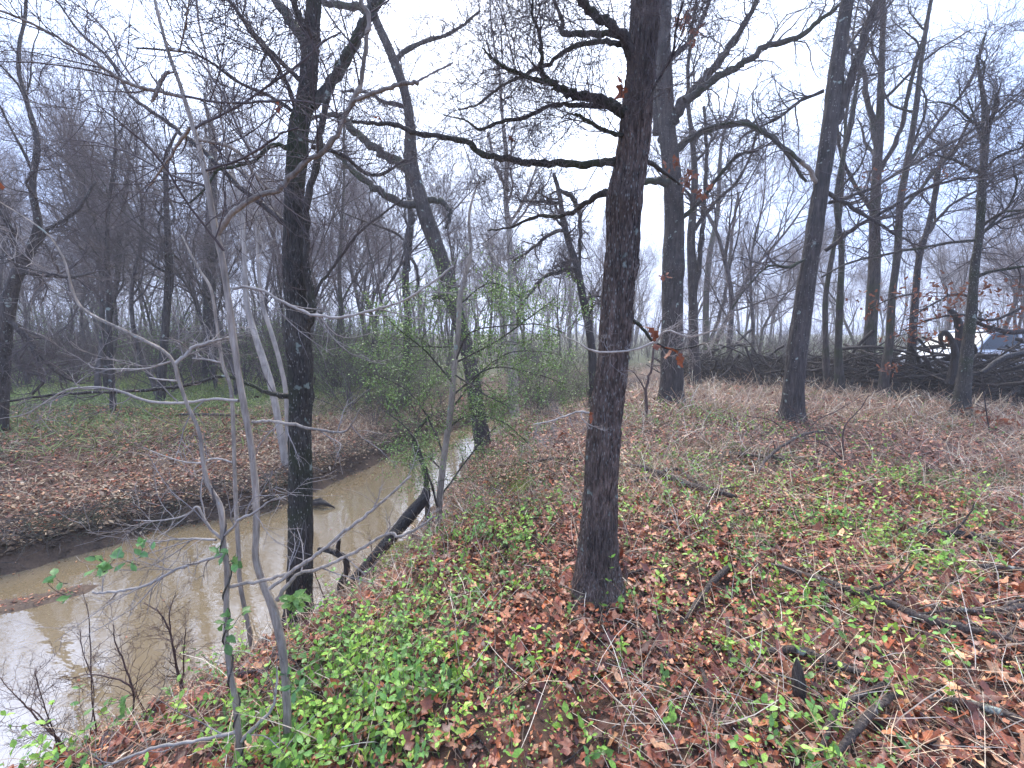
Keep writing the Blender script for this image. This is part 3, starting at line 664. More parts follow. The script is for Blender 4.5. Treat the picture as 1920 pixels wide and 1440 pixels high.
mid_tree('pale_birch', 'whitish upright trunk in the gap between crooked tree and nearest oak', [(962, 680, 18), (962, 600, 12), (958, 520, 11), (955, 440, 11), (948, 370, 10), (950, 300, 8), (940, 200, 6)], M['pale'],
         [[(952, 360, 8), (930, 310, 7), (915, 250, 5)], [(956, 420, 6), (985, 370, 5), (1010, 300, 4)], [(958, 520, 6), (930, 490, 6), (910, 450, 5)]], ybase=13., auto=8, tmat=M['twigpale'])
mid_tree('thick_tree', 'thickest dark trunk of the wood beyond the creek on the left', [(392, 755, 34), (393, 680, 27), (394, 600, 27), (392, 520, 26), (395, 440, 24), (398, 360, 20), (400, 280, 16)], M['dark'], [], ybase=13.5, auto=11, autoL=(1.2, 2.6), top=1.5)
mid_tree('straight_tree', 'dark straight trunk left of the thickest trunk beyond the creek', [(298, 795, 26), (303, 720, 18), (308, 640, 16), (314, 560, 16), (316, 480, 14), (312, 400, 12), (310, 300, 9)], M['dark'], [], ybase=9.8, auto=11, top=1., autoL=(.8, 2.0))
mid_tree('straight_tree', 'thin dark trunk on the grassy bank at far left of centre', [(212, 820, 14), (211, 740, 13), (206, 640, 12), (203, 560, 11), (200, 480, 10), (205, 380, 8), (215, 300, 6)], M['dark'], [], ybase=8.6, auto=10, top=1., autoL=(.8, 2.0))
mid_tree('straight_tree', 'thin trunk leaning right with base behind the creek bank leaves', [(204, 770, 16), (200, 700, 14), (205, 600, 13), (220, 520, 12), (226, 430, 11), (240, 330, 8)], M['dark'], [], ybase=11.5, auto=10, top=1., autoL=(.8, 2.0))
mid_tree('gnarled_tree', 'dark gnarled tree with twisting limbs cut off by the left picture edge', [(-12, 850, 60), (-6, 740, 52), (2, 660, 44), (12, 590, 36), (30, 520, 30), (56, 470, 24), (72, 420, 18), (60, 350, 16), (70, 270, 14), (50, 190, 10)], M['dark'],
         [[(10, 600, 16), (35, 615, 14), (58, 640, 12), (75, 690, 10), (80, 715, 8), (60, 740, 6)], [(40, 512, 16), (90, 515, 12), (130, 520, 8), (180, 510, 5)], [(60, 470, 14), (90, 430, 10), (140, 400, 8), (180, 340, 6)], [(30, 615, 10), (70, 660, 9), (110, 700, 7), (150, 720, 5)],
          [(35, 510, 14), (20, 430, 12), (-20, 380, 10)]], ybase=6.8, gn=1.8, auto=10, L1=(.4, 1.1))
mid_tree('leaning_pale_tree', 'whitish leaning stem behind the grey sapling, bending left at the top', [(540, 890, 16), (524, 800, 14), (508, 720, 14), (495, 680, 14), (470, 600, 12), (462, 560, 10), (458, 480, 8), (455, 400, 6)], M['pale'], [], ybase=6.6, auto=6, L1=(.3, .8), autoL=(.8, 1.5), tmat=M['twigpale'])
mid_tree('leaning_pale_tree', 'thin whitish stem leaning left, nearest the mossy creekside trunk', [(541, 860, 10), (536, 740, 9), (525, 680, 9), (508, 620, 9), (492, 570, 8), (484, 500, 6), (480, 400, 5)], M['pale'], [], ybase=7.2, auto=5, L1=(.3, .8), autoL=(.8, 1.5), tmat=M['twigpale'])
mid_tree('straight_tree', 'dark trunk behind the green shrub, left of the crooked leaning tree', [(763, 760, 18), (762, 690, 16), (765, 600, 14), (760, 520, 13), (770, 430, 11), (765, 340, 8)], M['dark'], [], ybase=11., auto=9)
mid_tree('straight_tree', 'thin trunk in the tan grass right of the mossy creekside tree', [(626, 740, 12), (632, 680, 10), (640, 600, 9), (636, 520, 8), (640, 430, 7), (645, 350, 5)], M['mid'], [], ybase=12., auto=9)
print('mid trees', round(time.time() - T0, 1))
# ------------------------------------------------------------------ foreground saplings
ys = 1.46
S0 = np.array([at_y(541, 1440, ys)[0][0], ys, 0]); S0[2] = h1(S0[0], ys)
S = Tree('grey_sapling', 'tall smooth grey sapling leaning left across the frame in the foreground', 'sapling', S0)
S.trunk([(541, 1500, 17.6), (540, 1400, 16.7), (537, 1300, 15.8), (528, 1210, 16.7), (512, 1140, 17.6), (492, 1090, 15.0), (479, 1045, 13.2), (481, 985, 13.2), (478, 900, 14.1), (468, 820, 13.2), (452, 730, 13.2), (438, 640, 13.2), (428, 560, 12.3), (415, 480, 13.2), (402, 425, 13.2), (390, 350, 10.6), (372, 270, 9.7), (352, 205, 8.8), (338, 160, 7.9), (312, 85, 7.0), (290, 0, 6.2), (275, -60, 5.3)], ys, M['sap'], sides=20, flare=.1, dense=160, disp=ridged(.002, 3, 18, 4.), top=.8)
kn = dict(gn=.75, n1=9, L1=(.12, .38), up=.03, levels=2, tmat=M['twigpale'], rmin=.0009)
kt = dict(gn=.6, n1=11, L1=(.2, .5), up=.05, levels=2, tmat=M['twig'], rmin=.0009)
S.limb([(343, 182, 9), (305, 172, 9), (270, 165, 9), (232, 152, 9), (190, 125, 8), (140, 90, 8), (90, 60, 7), (40, 35, 7), (0, 20, 6), (-50, 0, 6)], ys, M['sap'], dy=-.25, **kt)
S.limb([(404, 442, 12), (430, 407, 12), (480, 368, 11), (520, 358, 11), (547, 328, 11), (583, 298, 10), (627, 263, 10), (645, 222, 10), (662, 187, 10), (677, 150, 9), (687, 83, 9), (690, 33, 9), (677, 0, 8), (660, -60, 7)], ys, M['sap'], dy=-.15, **kt)
S.limb([(662, 190, 8), (690, 178, 8), (720, 168, 8), (755, 158, 8), (785, 155, 8)], ys - .1, M['sap'], dy=-.05, twigs=False)
S.limb([(775, 157, 5), (815, 135, 4), (850, 118, 4)], ys - .15, M['twigpale'], twigs=False, sides=6)
S.limb([(437, 541, 7), (460, 538, 6), (490, 544, 6), (520, 560, 6), (560, 580, 6), (600, 592, 6), (640, 595, 5), (700, 581, 5), (757, 563, 4), (813, 527, 4), (850, 498, 3)], ys, M['pale'], dy=-.1, **kn)
S.limb([(473, 791, 7), (507, 790, 7), (547, 795, 7), (583, 803, 6), (640, 811, 5), (660, 795, 3), (676, 765, 2)], ys, M['sap'], dy=-.1, **{**kn, 'n1': 5})
S.limb([(448, 751, 7), (400, 748, 6), (353, 755, 7), (300, 755, 7), (262, 748, 7), (230, 735, 7), (187, 727, 6), (143, 728, 5), (110, 738, 4), (50, 775, 3), (0, 785, 2)], ys, M['pale'], dy=.15, **{**kn, 'n1': 7})
S.limb([(520, 1124, 11), (545, 1090, 8), (563, 1075, 7), (606, 1063, 7), (640, 1048, 7), (675, 1030, 7), (715, 1006, 6), (733, 1000, 6), (752, 1005, 6), (789, 986, 4), (816, 967, 3)], ys, M['sap'], dy=.05, **{**kn, 'n1': 6})
S.limb([(372, 262, 8), (410, 268, 7), (448, 285, 7), (480, 330, 6), (510, 360, 5)], ys, M['sap'], dy=.1, **kt)
S.limb([(355, 240, 8), (320, 290, 6), (280, 350, 4)], ys, M['sap'], dy=.1, **{**kt, 'n1': 4})
S.limb([(315, 90, 5), (335, 95, 4), (345, 60, 4), (355, 0, 3)], ys, M['sap'], dy=-.1, **kt)
for (x0, y0, x1, y1, x2, y2) in [(262, 165, 200, 60, 130, 0), (420, 470, 300, 300, 180, 195), (345, 180, 500, 190, 620, 200), (390, 350, 250, 290, 120, 260), (480, 300, 420, 180, 330, 60), (385, 320, 500, 270, 560, 240), (366, 240, 560, 120, 640, 60)]:
    S.limb([(x0, y0, 6), ((x0 + x1) / 2, (y0 + y1) / 2 + 8, 5), (x1, y1, 5), ((x1 + x2) / 2, (y1 + y2) / 2 - 6, 4), (x2, y2, 3)], ys, M['twig'], dy=rng.uniform(-.3, .3), **kt)
# limbs of the sapling crossing to the lower right
S.limb([(505, 1104, 8), (547, 1073, 8), (593, 1040, 8), (618, 1020, 7), (648, 995, 7), (677, 974, 7), (700, 955, 6), (727, 932, 5), (770, 892, 4)], ys - .1, M['sap'], dy=.1, **{**kn, 'n1': 4})
# curved hanging dry seed pod on the upper stem
S.limb([(325, 135, 4), (312, 138, 8), (300, 155, 9), (296, 170, 8), (288, 185, 8), (284, 190, 3)], ys - .03, M['sap'], twigs=False, name='dry_pod', sides=10)
yt = 1.40
T0_ = np.array([at_y(452, 1440, yt)[0][0], yt, 0]); T0_[2] = h1(T0_[0], yt)
TT = Tree('twisted_sapling', 'crooked pale sapling wound by a thin vine, left of the grey sapling', 'sapling', T0_)
TT.trunk([(456, 1500, 13.6), (449, 1400, 13.6), (442, 1320, 12.8), (432, 1260, 11.9), (424, 1190, 11.0), (425, 1120, 11.0), (426, 1070, 11.9), (418, 1010, 11.0), (413, 950, 10.2), (390, 907, 10.2), (380, 860, 8.6), (373, 807, 7.9), (353, 763, 7.9), (335, 713, 7.9), (327, 682, 8.6), (307, 658, 7.9), (270, 638, 7.2), (233, 620, 7.2), (160, 583, 7.2), (136, 547, 6.0), (127, 507, 5.4), (117, 480, 4.8), (90, 440, 4.2), (50, 410, 3.6), (0, 380, 3.0)], yt, M['sap'], sides=16, flare=.1, dense=150, disp=ridged(.0022, 3, 20, 8.), top=.4)
TT.limb([(327, 682, 9), (345, 668, 8), (365, 650, 8), (400, 640, 6), (430, 632, 4)], yt, M['pale'], dy=.1, **kn)
TT.limb([(425, 1036, 9), (400, 1045, 7), (370, 1055, 7), (330, 1068, 7), (300, 1085, 7), (260, 1102, 7), (225, 1108, 7), (190, 1112, 7), (175, 1110, 5)], yt, M['pale'], dy=-.1, **{**kn, 'n1': 7})
TT.limb([(413, 1008, 7), (390, 985, 6), (370, 950, 5), (352, 965, 4), (300, 976, 3), (250, 975, 2)], yt, M['pale'], dy=-.1, **{**kn, 'n1': 6})
TT.limb([(420, 1005, 7), (440, 985, 6), (452, 972, 6), (480, 960, 5), (505, 940, 3), (535, 930, 2)], yt, M['pale'], dy=-.1, **{**kn, 'n1': 5})
TT.limb([(405, 1012, 6), (360, 1010, 5), (320, 1012, 4), (290, 1018, 3), (270, 1012, 3)], yt, M['pale'], dy=.1, **kn)
TT.limb([(432, 1100, 9), (460, 1093, 8), (487, 1090, 8), (515, 1083, 8), (547, 1073, 8)], yt, M['sap'], dy=.0, twigs=False)
TT.limb([(452, 1390, 10), (480, 1360, 8), (510, 1330, 6), (518, 1290, 5), (520, 1250, 3)], yt, M['pale'], dy=.1, **{**kn, 'n1': 3})
TT.limb([(446, 1370, 8), (400, 1382, 7), (350, 1392, 7), (290, 1402, 7), (240, 1420, 6), (195, 1438, 5)], yt, M['pale'], dy=-.12, **{**kn, 'n1': 3})
TT.limb([(127, 520, 6), (90, 512, 5), (45, 500, 4), (0, 480, 4)], yt, M['dark'], dy=.1, **kn)
TT.limb([(325, 675, 5), (280, 690, 4), (220, 692, 4), (175, 690, 3), (165, 680, 2)], yt, M['pale'], dy=.1, **kn)
TT.limb([(333, 714, 5), (305, 712, 4), (280, 708, 3)], yt, M['pale'], twigs=False, sides=6)
# vine spiral around the twisted sapling
Pt, Rt = resample(*[np.asarray(v) for v in TT.mainP], 260); Pt = Pt[:120]; Rt = Rt[:120]
aa = np.arange(120) * .42; rr_ = Rt + .003
sp_ = Pt + np.stack([np.cos(aa) * rr_, np.sin(aa) * rr_, 0 * aa], 1)
v, q = tubes(sp_, np.full(120, .0028), 6)
o = mesh_obj('vine', v, q, None, M['mid'], None, None, True, loc=tuple(sp_[0])); tag(o, 'thin brown vine spiralling up the crooked pale sapling', 'vine')
yu = 2.55
U0 = np.array([at_y(474, 1207, yu)[0][0], yu, 0]); U0[2] = h1(U0[0], yu)
Ut = Tree('lichen_sapling', 'thin lichen-spotted stem between the crooked sapling and the grey sapling', 'sapling', U0)
Ut.trunk([(475, 1225, 11), (463, 1160, 9), (450, 1093, 9), (447, 1027, 9), (443, 960, 9), (440, 880, 8), (438, 813, 8), (433, 730, 8), (417, 680, 7), (405, 600, 6), (395, 540, 6), (370, 500, 5), (340, 440, 3)], yu, M['sap'], sides=10, flare=.1)
Ut.limb([(438, 868, 5), (420, 862, 4), (400, 860, 4), (370, 868, 4), (330, 862, 3), (270, 840, 2)], yu, M['pale'], **kn)
Ut.limb([(417, 680, 5), (390, 675, 4), (360, 672, 3)], yu, M['pale'], **kn)
print('saplings', round(time.time() - T0, 1))
# ------------------------------------------------------------------ green shrub in the middle
yw = 4.6
W0 = np.array([at_y(822, 1060, yw)[0][0], yw, 0]); W0[2] = h1(W0[0], yw)
Wt = Tree('leafing_shrub', 'slender shrub with fresh pale green leaves on the near bank at the bend', 'shrub', W0)
Wt.trunk([(820, 1070, 16), (822, 1000, 13), (824, 940, 13), (832, 860, 12), (845, 770, 12), (853, 680, 11), (860, 613, 10), (862, 563, 10), (873, 513, 8), (883, 470, 7), (880, 400, 5), (900, 330, 3)], yw, M['sap'], sides=10, flare=.2)
leafP = []
kg = dict(gn=1.1, n1=14, L1=(.25, .8), up=.02, levels=3, tmat=M['mid'], rmin=.0011, dens=.8)
shl = [[(824, 960, 4.5), (800, 880, 3.9), (785, 840, 3.2), (760, 800, 2.6), (720, 770, 2.0)], [(835, 860, 4.5), (800, 780, 3.2), (760, 730, 2.6), (700, 700, 2.0)], [(845, 770, 3.9), (900, 700, 3.2), (960, 660, 2.6), (1030, 660, 2.0)],
       [(853, 680, 3.9), (880, 625, 3.2), (940, 612, 2.6), (1010, 608, 2.6), (1060, 625, 2.0)], [(850, 720, 3.9), (800, 660, 3.2), (750, 620, 2.6), (720, 590, 2.0)], [(860, 610, 3.2), (830, 560, 2.6), (800, 530, 2.0)], [(862, 570, 3.2), (920, 530, 2.6), (980, 560, 2.0)],
       [(826, 930, 3.9), (870, 870, 3.2), (900, 830, 2.6), (930, 800, 2.0)], [(830, 880, 3.9), (790, 850, 2.6), (760, 860, 2.0)], [(855, 650, 3.2), (780, 650, 2.6), (700, 640, 2.0)], [(850, 700, 3.2), (910, 740, 2.6), (950, 760, 2.0)], [(850, 740, 3.9), (920, 690, 3.2), (1000, 700, 2.6), (1060, 720, 2.0)], [(840, 800, 3.9), (880, 780, 3.2), (940, 790, 2.6), (990, 830, 2.0)], [(853, 680, 3.9), (930, 640, 3.2), (1000, 590, 2.6), (1040, 560, 2.0)]]
LS = Acc()
for l in shl:
    P, R, ob = Wt.limb(l, yw, M['mid'], dy=rng.uniform(-.7, .7), sides=6, **kg)
    me = ob.children[0].data; co = np.empty(len(me.vertices) * 3, np.float32); me.vertices.foreach_get('co', co); co = co.reshape(-1, 3) + np.array(parent_world(ob.children[0]))
    sel = co[rng.integers(0, len(co), 1500)]
    n = len(sel); D_ = rng.normal(size=(n, 3)); Nn = rng.normal(size=(n, 3)) * .5 + np.array([0, 0, 1])
    col = np.array([.19, .31, .085]) * (1 + .25 * rng.normal(size=(n, 1)))
    leaves(LS, QUAD, sel + rng.normal(size=(n, 3)) * .02, D_, Nn, rng.uniform(.014, .036, n), rng.uniform(.009, .02, n), .15, -.1, col)
o = LS.build('leaves', M['green'], Wt.root, False); o['kind'] = 'stuff'
# ------------------------------------------------------------------ background tree kinds (shared mesh data)
def bg_kind(seed, hgt, style, r0, levels=5, rm=.0029):
    r = np.random.default_rng(seed)
    K = 16; d = np.array([r.normal() * .06, r.normal() * .06, 1.]); p = np.zeros(3); PP = [p.copy()]; g = np.zeros(3)
    for i in range(K - 1):
        g = .6 * g + r.normal(size=3) * (.07 if style == 'up' else .10); d = norm(d + g + np.array([0, 0, .12])); p = p + d * hgt * .85 / (K - 1); PP.append(p.copy())
    P = np.array(PP)[None]; R = (r0 * (1 - .85 * np.linspace(0, 1, K) ** 1.1))[None]; R[0, 0] *= 1.4
    P[0, 0, 2] -= .15
    tr = Acc(); cr_ = Acc(); tr.add(*tubes(P, R, 8))
    if style == 'up':
        n1, a1, l1, u1, t1 = 15, (.5, .15), (hgt * .28, hgt * .5), .14, (.3, .98)
    elif style == 'dead':
        n1, a1, l1, u1, t1 = 9, (.9, .3), (hgt * .1, hgt * .3), .02, (.3, .98)
    else:
        n1, a1, l1, u1, t1 = 15, (.85, .2), (hgt * .3, hgt * .55), .09, (.28, .98)
    P1, R1 = grow(P, R, r, n1, t1, a1, l1, 10, .11, u1, .55, .012, .09, shrink=.55)
    # the larger limbs belong to the trunk mesh
    tr.add(*tubes(P1, R1, 5))
    P2, R2 = grow(P1, R1, r, 7, (.18, 1), (.65, .2), (hgt * .09, hgt * .22), 7, .15, .07, .6, .007, .04); cr_.add(*tubes(P2, R2, 4))
    P3, R3 = grow(P2, R2, r, 6, (.15, 1), (.65, .2), (hgt * .04, hgt * .11), 5, .17, .05, .62, rm, .02); cr_.add(*tubes(P3, R3, 3))
    if levels > 3:
        P4, R4 = grow(P3, R3, r, 5 if levels > 4 else 4, (.15, 1), (.6, .2), (hgt * .022, hgt * .055), 3, .18, .04, .7, rm * .75, .01); cr_.add(*tubes(P4, R4, 3))
        if levels > 4:
            P5, R5 = grow(P4, R4, r, 2, (.2, 1), (.6, .2), (hgt * .012, hgt * .03), 2, .15, .03, .75, rm * .65, .008); cr_.add(*tubes(P5, R5, 3))
    def md(a, nm, mt):
        o = a.build(nm, mt); me = o.data; bpy.data.objects.remove(o); return me
    return md(tr, 'trunk', M['bgbark']), md(cr_, 'crown', M['bgtwig'])
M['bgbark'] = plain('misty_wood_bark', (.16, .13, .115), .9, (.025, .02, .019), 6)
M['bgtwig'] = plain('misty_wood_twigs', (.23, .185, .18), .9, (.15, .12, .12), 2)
KINDS = [bg_kind(1, 11, 'up', .10), bg_kind(2, 12, 'spread', .13), bg_kind(3, 10.5, 'up', .075, 4), bg_kind(4, 9.5, 'spread', .09, 4), bg_kind(5, 12.5, 'up', .12), bg_kind(6, 7, 'dead', .07, 4), bg_kind(7, 9, 'up', .055, 4)]
KW = ['tall upright bare tree', 'broad-crowned bare tree', 'slim upright bare tree', 'spreading bare tree', 'tall many-limbed bare tree', 'small half-dead bare tree', 'young slim bare tree']
print('kinds', round(time.time() - T0, 1))
placed = []
ORD = 'first second third fourth fifth sixth seventh eighth ninth tenth eleventh twelfth thirteenth fourteenth fifteenth sixteenth seventeenth eighteenth nineteenth twentieth'.split()
ORDERED = []
def order_labels():
    d = {}
    for o, x, y in ORDERED: d.setdefault(o['label'], []).append((x / y, o))
    for lab, li in d.items():
        li.sort(key=lambda q: q[0])
        if len(li) > 1:
            for k_, (_, o) in enumerate(li): o['label'] = lab + (', ' + ORD[k_] + ' from left' if k_ < 20 else ', ' + str(k_ + 1) + ('st' if k_ % 10 == 0 else 'nd' if k_ % 10 == 1 else 'rd' if k_ % 10 == 2 else 'th') + ' from left')
def place_tree(x, y, kind, sc, zone, group):
    z = h1(x, y)
    root = empty('bare_tree', (x, y, z), rng.uniform(0, 6.28), label=f'{KW[kind]} {zone}', cat='tree', group=group)
    for nm, me in zip(('trunk', 'crown'), KINDS[kind]):
        c = bpy.data.objects.new(nm, me); COL.objects.link(c); c.parent = root
    root.scale = (sc, sc, sc); placed.append((x, y)); ORDERED.append((root, x, y))
r2 = np.random.default_rng(77)
def scatter(n, x0, x1, y0, y1, kinds, zone, group, dmin=1.1, smin=.8, smax=1.15, cond=None):
    c = 0; tries = 0
    while c < n and tries < n * 60:
        tries += 1
        y = r2.uniform(y0, y1); x = y * (r2.uniform(x0, x1) - 960) / F    # between two bearings
        if any((x - a) ** 2 + (y - b) ** 2 < (dmin * (1 + y / 30)) ** 2 for a, b in placed): continue
        if cond and not cond(x, y): continue
        xa = np.array([x]); ya_ = np.array([y])
        if in_creek(xa, ya_)[0] or min(seg_dist(xa, ya_, NEAR)[0], seg_dist(xa, ya_, FAR)[0]) < .7: continue
        place_tree(x, y, int(r2.choice(kinds)), r2.uniform(smin, smax), zone, group); c += 1
scatter(34, -150, 720, 10.5, 17, [2, 2, 6, 6, 6, 6], 'in the front ranks across the creek', 'trees in the front ranks across the creek', 1.0, .68, .95)
scatter(52, -200, 760, 18, 36, [0, 2, 2, 3, 6, 6, 6], 'deep in the wood across the creek', 'trees deep in the wood across the creek', 1.2, .9, 1.2)
scatter(12, 760, 1180, 15, 24, [2, 6, 5, 3], 'in the gap behind the green shrub', 'trees in the gap behind the green shrub', 1.3, .6, .85)
scatter(24, 760, 1200, 24, 42, [0, 2, 3, 4], 'far off beyond the creek bend', 'far trees beyond the creek bend', 1.3, .65, .95)
scatter(16, 1300, 1960, 15, 24, [0, 2, 3, 4, 1], 'behind the brush pile', 'trees standing behind the brush pile', 1.6, .7, 1.0, cond=lambda x, y: not (10 < x < 19 and y < 20))
scatter(34, 1220, 2100, 24, 45, [0, 1, 2, 3, 4], 'far off in the mist beyond the brush pile', 'far trees beyond the brush pile', 1.6, .6, .95)
print('bg', len(placed), round(time.time() - T0, 1))
# far-off wood: one mass of simple trees
a = Acc(); r = np.random.default_rng(5)
n = 300
yy = r.uniform(45, 95, n); xx = yy * (r.uniform(-250, 2200, n) - 960) / F; zz = H(xx, yy); hh = r.uniform(7, 12.5, n)
K = 8; P = np.zeros((n, K, 3)); P[:, 0] = np.stack([xx, yy, zz - .2], 1); d = norm(np.stack([r.normal(size=n) * .06, r.normal(size=n) * .06, np.ones(n)], 1))
for k_ in range(1, K):
    d = norm(d + r.normal(size=(n, 3)) * .07 + np.array([0, 0, .05])); P[:, k_] = P[:, k_ - 1] + d * (hh / (K - 1))[:, None]
R = r.uniform(.08, .18, n)[:, None] * np.linspace(1, .15, K)
a.add(*tubes(P, R, 4)); P1, R1 = grow(P, R, r, 11, (.25, 1), (.6, .2), (1.5, 4.5), 4, .12, .12, .5, .02, shrink=.5); a.add(*tubes(P1, R1, 3))
P2, R2 = grow(P1, R1, r, 6, (.15, 1), (.6, .2), (.6, 1.8), 3, .15, .06, .6, .012); a.add(*tubes(P2, R2, 3))
o = a.build('distant_wood', M['bgbark'], None, False); tag(o, 'far-off bare wood fading into the mist along the horizon', kind='stuff')
# brushy undergrowth filling the wood between the trunks
a = Acc(); r = np.random.default_rng(64); n = 5000
y = 13 + 36 * r.random(n) ** .8; x = y * (np.where(r.random(n) < .55, r.uniform(-250, 800, n), r.uniform(700, 2150, n)) - 960) / F
k_ = ~in_creek(x, y) & (seg_dist(x, y, FAR) > 1.) & (seg_dist(x, y, NEAR) > 1.) & ~((x > 3) & (y < 17)); x = x[k_]; y = y[k_]; n = len(x)
P = np.zeros((n, 4, 3)); P[:, 0] = np.stack([x, y, H(x, y) - .05], 1); d = norm(np.stack([r.normal(size=n) * .2, r.normal(size=n) * .2, np.ones(n)], 1)); hh_ = 1.0 + 3.4 * r.random(n) ** 2
for q_ in range(1, 4): d = norm(d + r.normal(size=(n, 3)) * .12 + [0, 0, .05]); P[:, q_] = P[:, q_ - 1] + d * (hh_ / 3)[:, None]
R = (.008 + .012 * r.random(n))[:, None] * np.linspace(1, .35, 4); a.add(*tubes(P, R, 3)); P1, R1 = grow(P, R, r, 4, (.2, 1), (.6, .2), (.4, 1.3), 3, .15, .08, .6, .005); a.add(*tubes(P1, R1, 3))
o = a.build('undergrowth', M['bgtwig'], None, False); tag(o, 'thin brushy stems filling the misty wood between the trunks', kind='stuff')
# ------------------------------------------------------------------ understorey beyond the creek
def shrub_kind(seed, h, leafy, stems=9, col=(.12, .17, .05), nl=900):
    r = np.random.default_rng(seed); K = 8
    base = np.zeros((stems, 3)); base[:, :2] = r.normal(size=(stems, 2)) * .08
    d = norm(np.stack([r.normal(size=stems) * .45, r.normal(size=stems) * .45, np.ones(stems)], 1)); P = np.zeros((stems, K, 3)); P[:, 0] = base
    for k_ in range(1, K):
        d = norm(d + r.normal(size=(stems, 3)) * .14); P[:, k_] = P[:, k_ - 1] + d * (h * r.uniform(.7, 1.1, stems) / (K - 1))[:, None]
    R = .011 * np.ones(stems)[:, None] * np.linspace(1, .3, K)
    a = Acc(); a.add(*tubes(P, R, 4)); P1, R1 = grow(P, R, r, 8, (.15, 1), (.8, .2), (h * .2, h * .5), 5, .2, .03, .6, .003); a.add(*tubes(P1, R1, 3))
    P2, R2 = grow(P1, R1, r, 6, (.15, 1), (.8, .2), (h * .08, h * .22), 4, .2, .02, .7, .0025); a.add(*tubes(P2, R2, 3))
    o = a.build('stems', M['twig']); m1 = o.data; bpy.data.objects.remove(o); m2 = None
    if leafy:
        al = Acc(); pts = P2.reshape(-1, 3); pts = pts[r.integers(0, len(pts), nl)] + r.normal(size=(nl, 3)) * .015
        leaves(al, OVAL2, pts, r.normal(size=(nl, 3)), r.normal(size=(nl, 3)) * .6 + [0, 0, 1], r.uniform(.02, .045, nl), r.uniform(.009, .017, nl), .1, 0, np.array(col) * (1 + .25 * r.normal(size=(nl, 1))), r=r)
        o = al.build('leaves', M['green'], None, False); m2 = o.data; bpy.data.objects.remove(o)
    return m1, m2
SK = [shrub_kind(21, 1.9, False, 11), shrub_kind(22, 1.4, True, 9, (.18, .27, .085), 1300), shrub_kind(23, 1.1, True, 12, (.15, .22, .07), 1400), shrub_kind(24, 2.2, True, 8, (.22, .33, .1), 1500)]
SW = ['leafless twiggy shrub', 'sparse green-leaved shrub', 'low dull green shrub', 'tall thin shrub in fresh leaf']
def place_shrub(x, y, k, sc, zone, group):
    root = empty('shrub', (x, y, h1(x, y) - .02), r2.uniform(0, 6.28), label=f'{SW[k]} {zone}', cat='shrub', group=group); root.scale = (sc,) * 3; ORDERED.append((root, x, y))
    for nm, me in zip(('stems', 'leaves'), SK[k]):
        if me is None: continue
        c = bpy.data.objects.new(nm, me); COL.objects.link(c); c.parent = root
        if nm == 'leaves': c['kind'] = 'stuff'
def scat_shrub(n, x0, x1, y0, y1, ks, zone, group, s=(.7, 1.2), dmin=.5, cond=None):
    c = 0; t = 0
    while c < n and t < n * 50:
        t += 1; y = r2.uniform(y0, y1); x = y * (r2.uniform(x0, x1) - 960) / F
        xa = np.array([x]); ya_ = np.array([y])
        if in_creek(xa, ya_)[0] or min(seg_dist(xa, ya_, NEAR)[0], seg_dist(xa, ya_, FAR)[0]) < dmin: continue
        if cond and not cond(x, y): continue
        place_shrub(x, y, int(r2.choice(ks)), r2.uniform(*s), zone, group); c += 1
scat_shrub(90, -150, 740, 11, 26, [0, 0, 2, 1, 3], 'under the trees across the creek', 'shrubs under the trees across the creek', (.9, 1.9), .8)
scat_shrub(38, 620, 1120, 7.5, 15, [3, 1, 3, 1, 3, 3], 'on the bank at the creek bend', 'shrubs at the creek bend', (.6, 1.05), .25, cond=lambda x, y: not (x > -.2 and y < 8.5))
scat_shrub(26, 960, 1300, 14, 26, [0, 2, 1], 'behind the nearest oak', 'shrubs behind the nearest oak', (.6, 1.1))
scat_shrub(24, 1300, 1920, 14.5, 26, [0, 0, 1, 3], 'beyond the brush pile', 'shrubs beyond the brush pile', (.9, 1.4))
order_labels()
# ------------------------------------------------------------------ the brush pile and the vehicle behind it
BP = np.array([[5.2, 13.6], [6.6, 12.2], [8.2, 11.0], [9.6, 9.7], [11.2, 9.0], [13.5, 8.6]])
bl = np.concatenate([[0], np.cumsum(np.linalg.norm(np.diff(BP, axis=0), axis=1))])
def bp_at(s): return np.array([np.interp(s, bl, BP[:, 0]), np.interp(s, bl, BP[:, 1])])
root = empty('brush_pile', (8.2, 11.0, h1(8.2, 11.0)), label='long dark pile of heaped branches and brush in front of the white vehicle', cat='brush pile')
r = np.random.default_rng(9)
meshes = []
for kx in range(26):     # a stock of crooked branches, their data shared
    L0 = r.uniform(.9, 2.6); K = 9; d = norm(np.array([1, r.normal() * .1, r.normal() * .1])); p = np.zeros(3); PP = [p.copy()]
    for i in range(K - 1): d = norm(d + r.normal(size=3) * .16); p = p + d * L0 / (K - 1); PP.append(p.copy())
    PP = np.array(PP) - np.mean(PP, 0); RR = r.uniform(.016, .05) * np.linspace(1, .35, K)
    a = Acc(); a.add(*tubes(PP, RR, 6, cap=True))
    P1, R1 = grow(PP[None], RR[None], r, 5, (.2, 1), (.7, .2), (.25, .8), 5, .2, .0, .5, .004); a.add(*tubes(P1, R1, 4))
    o = a.build('branch', M['brush']); meshes.append(o.data); bpy.data.objects.remove(o)
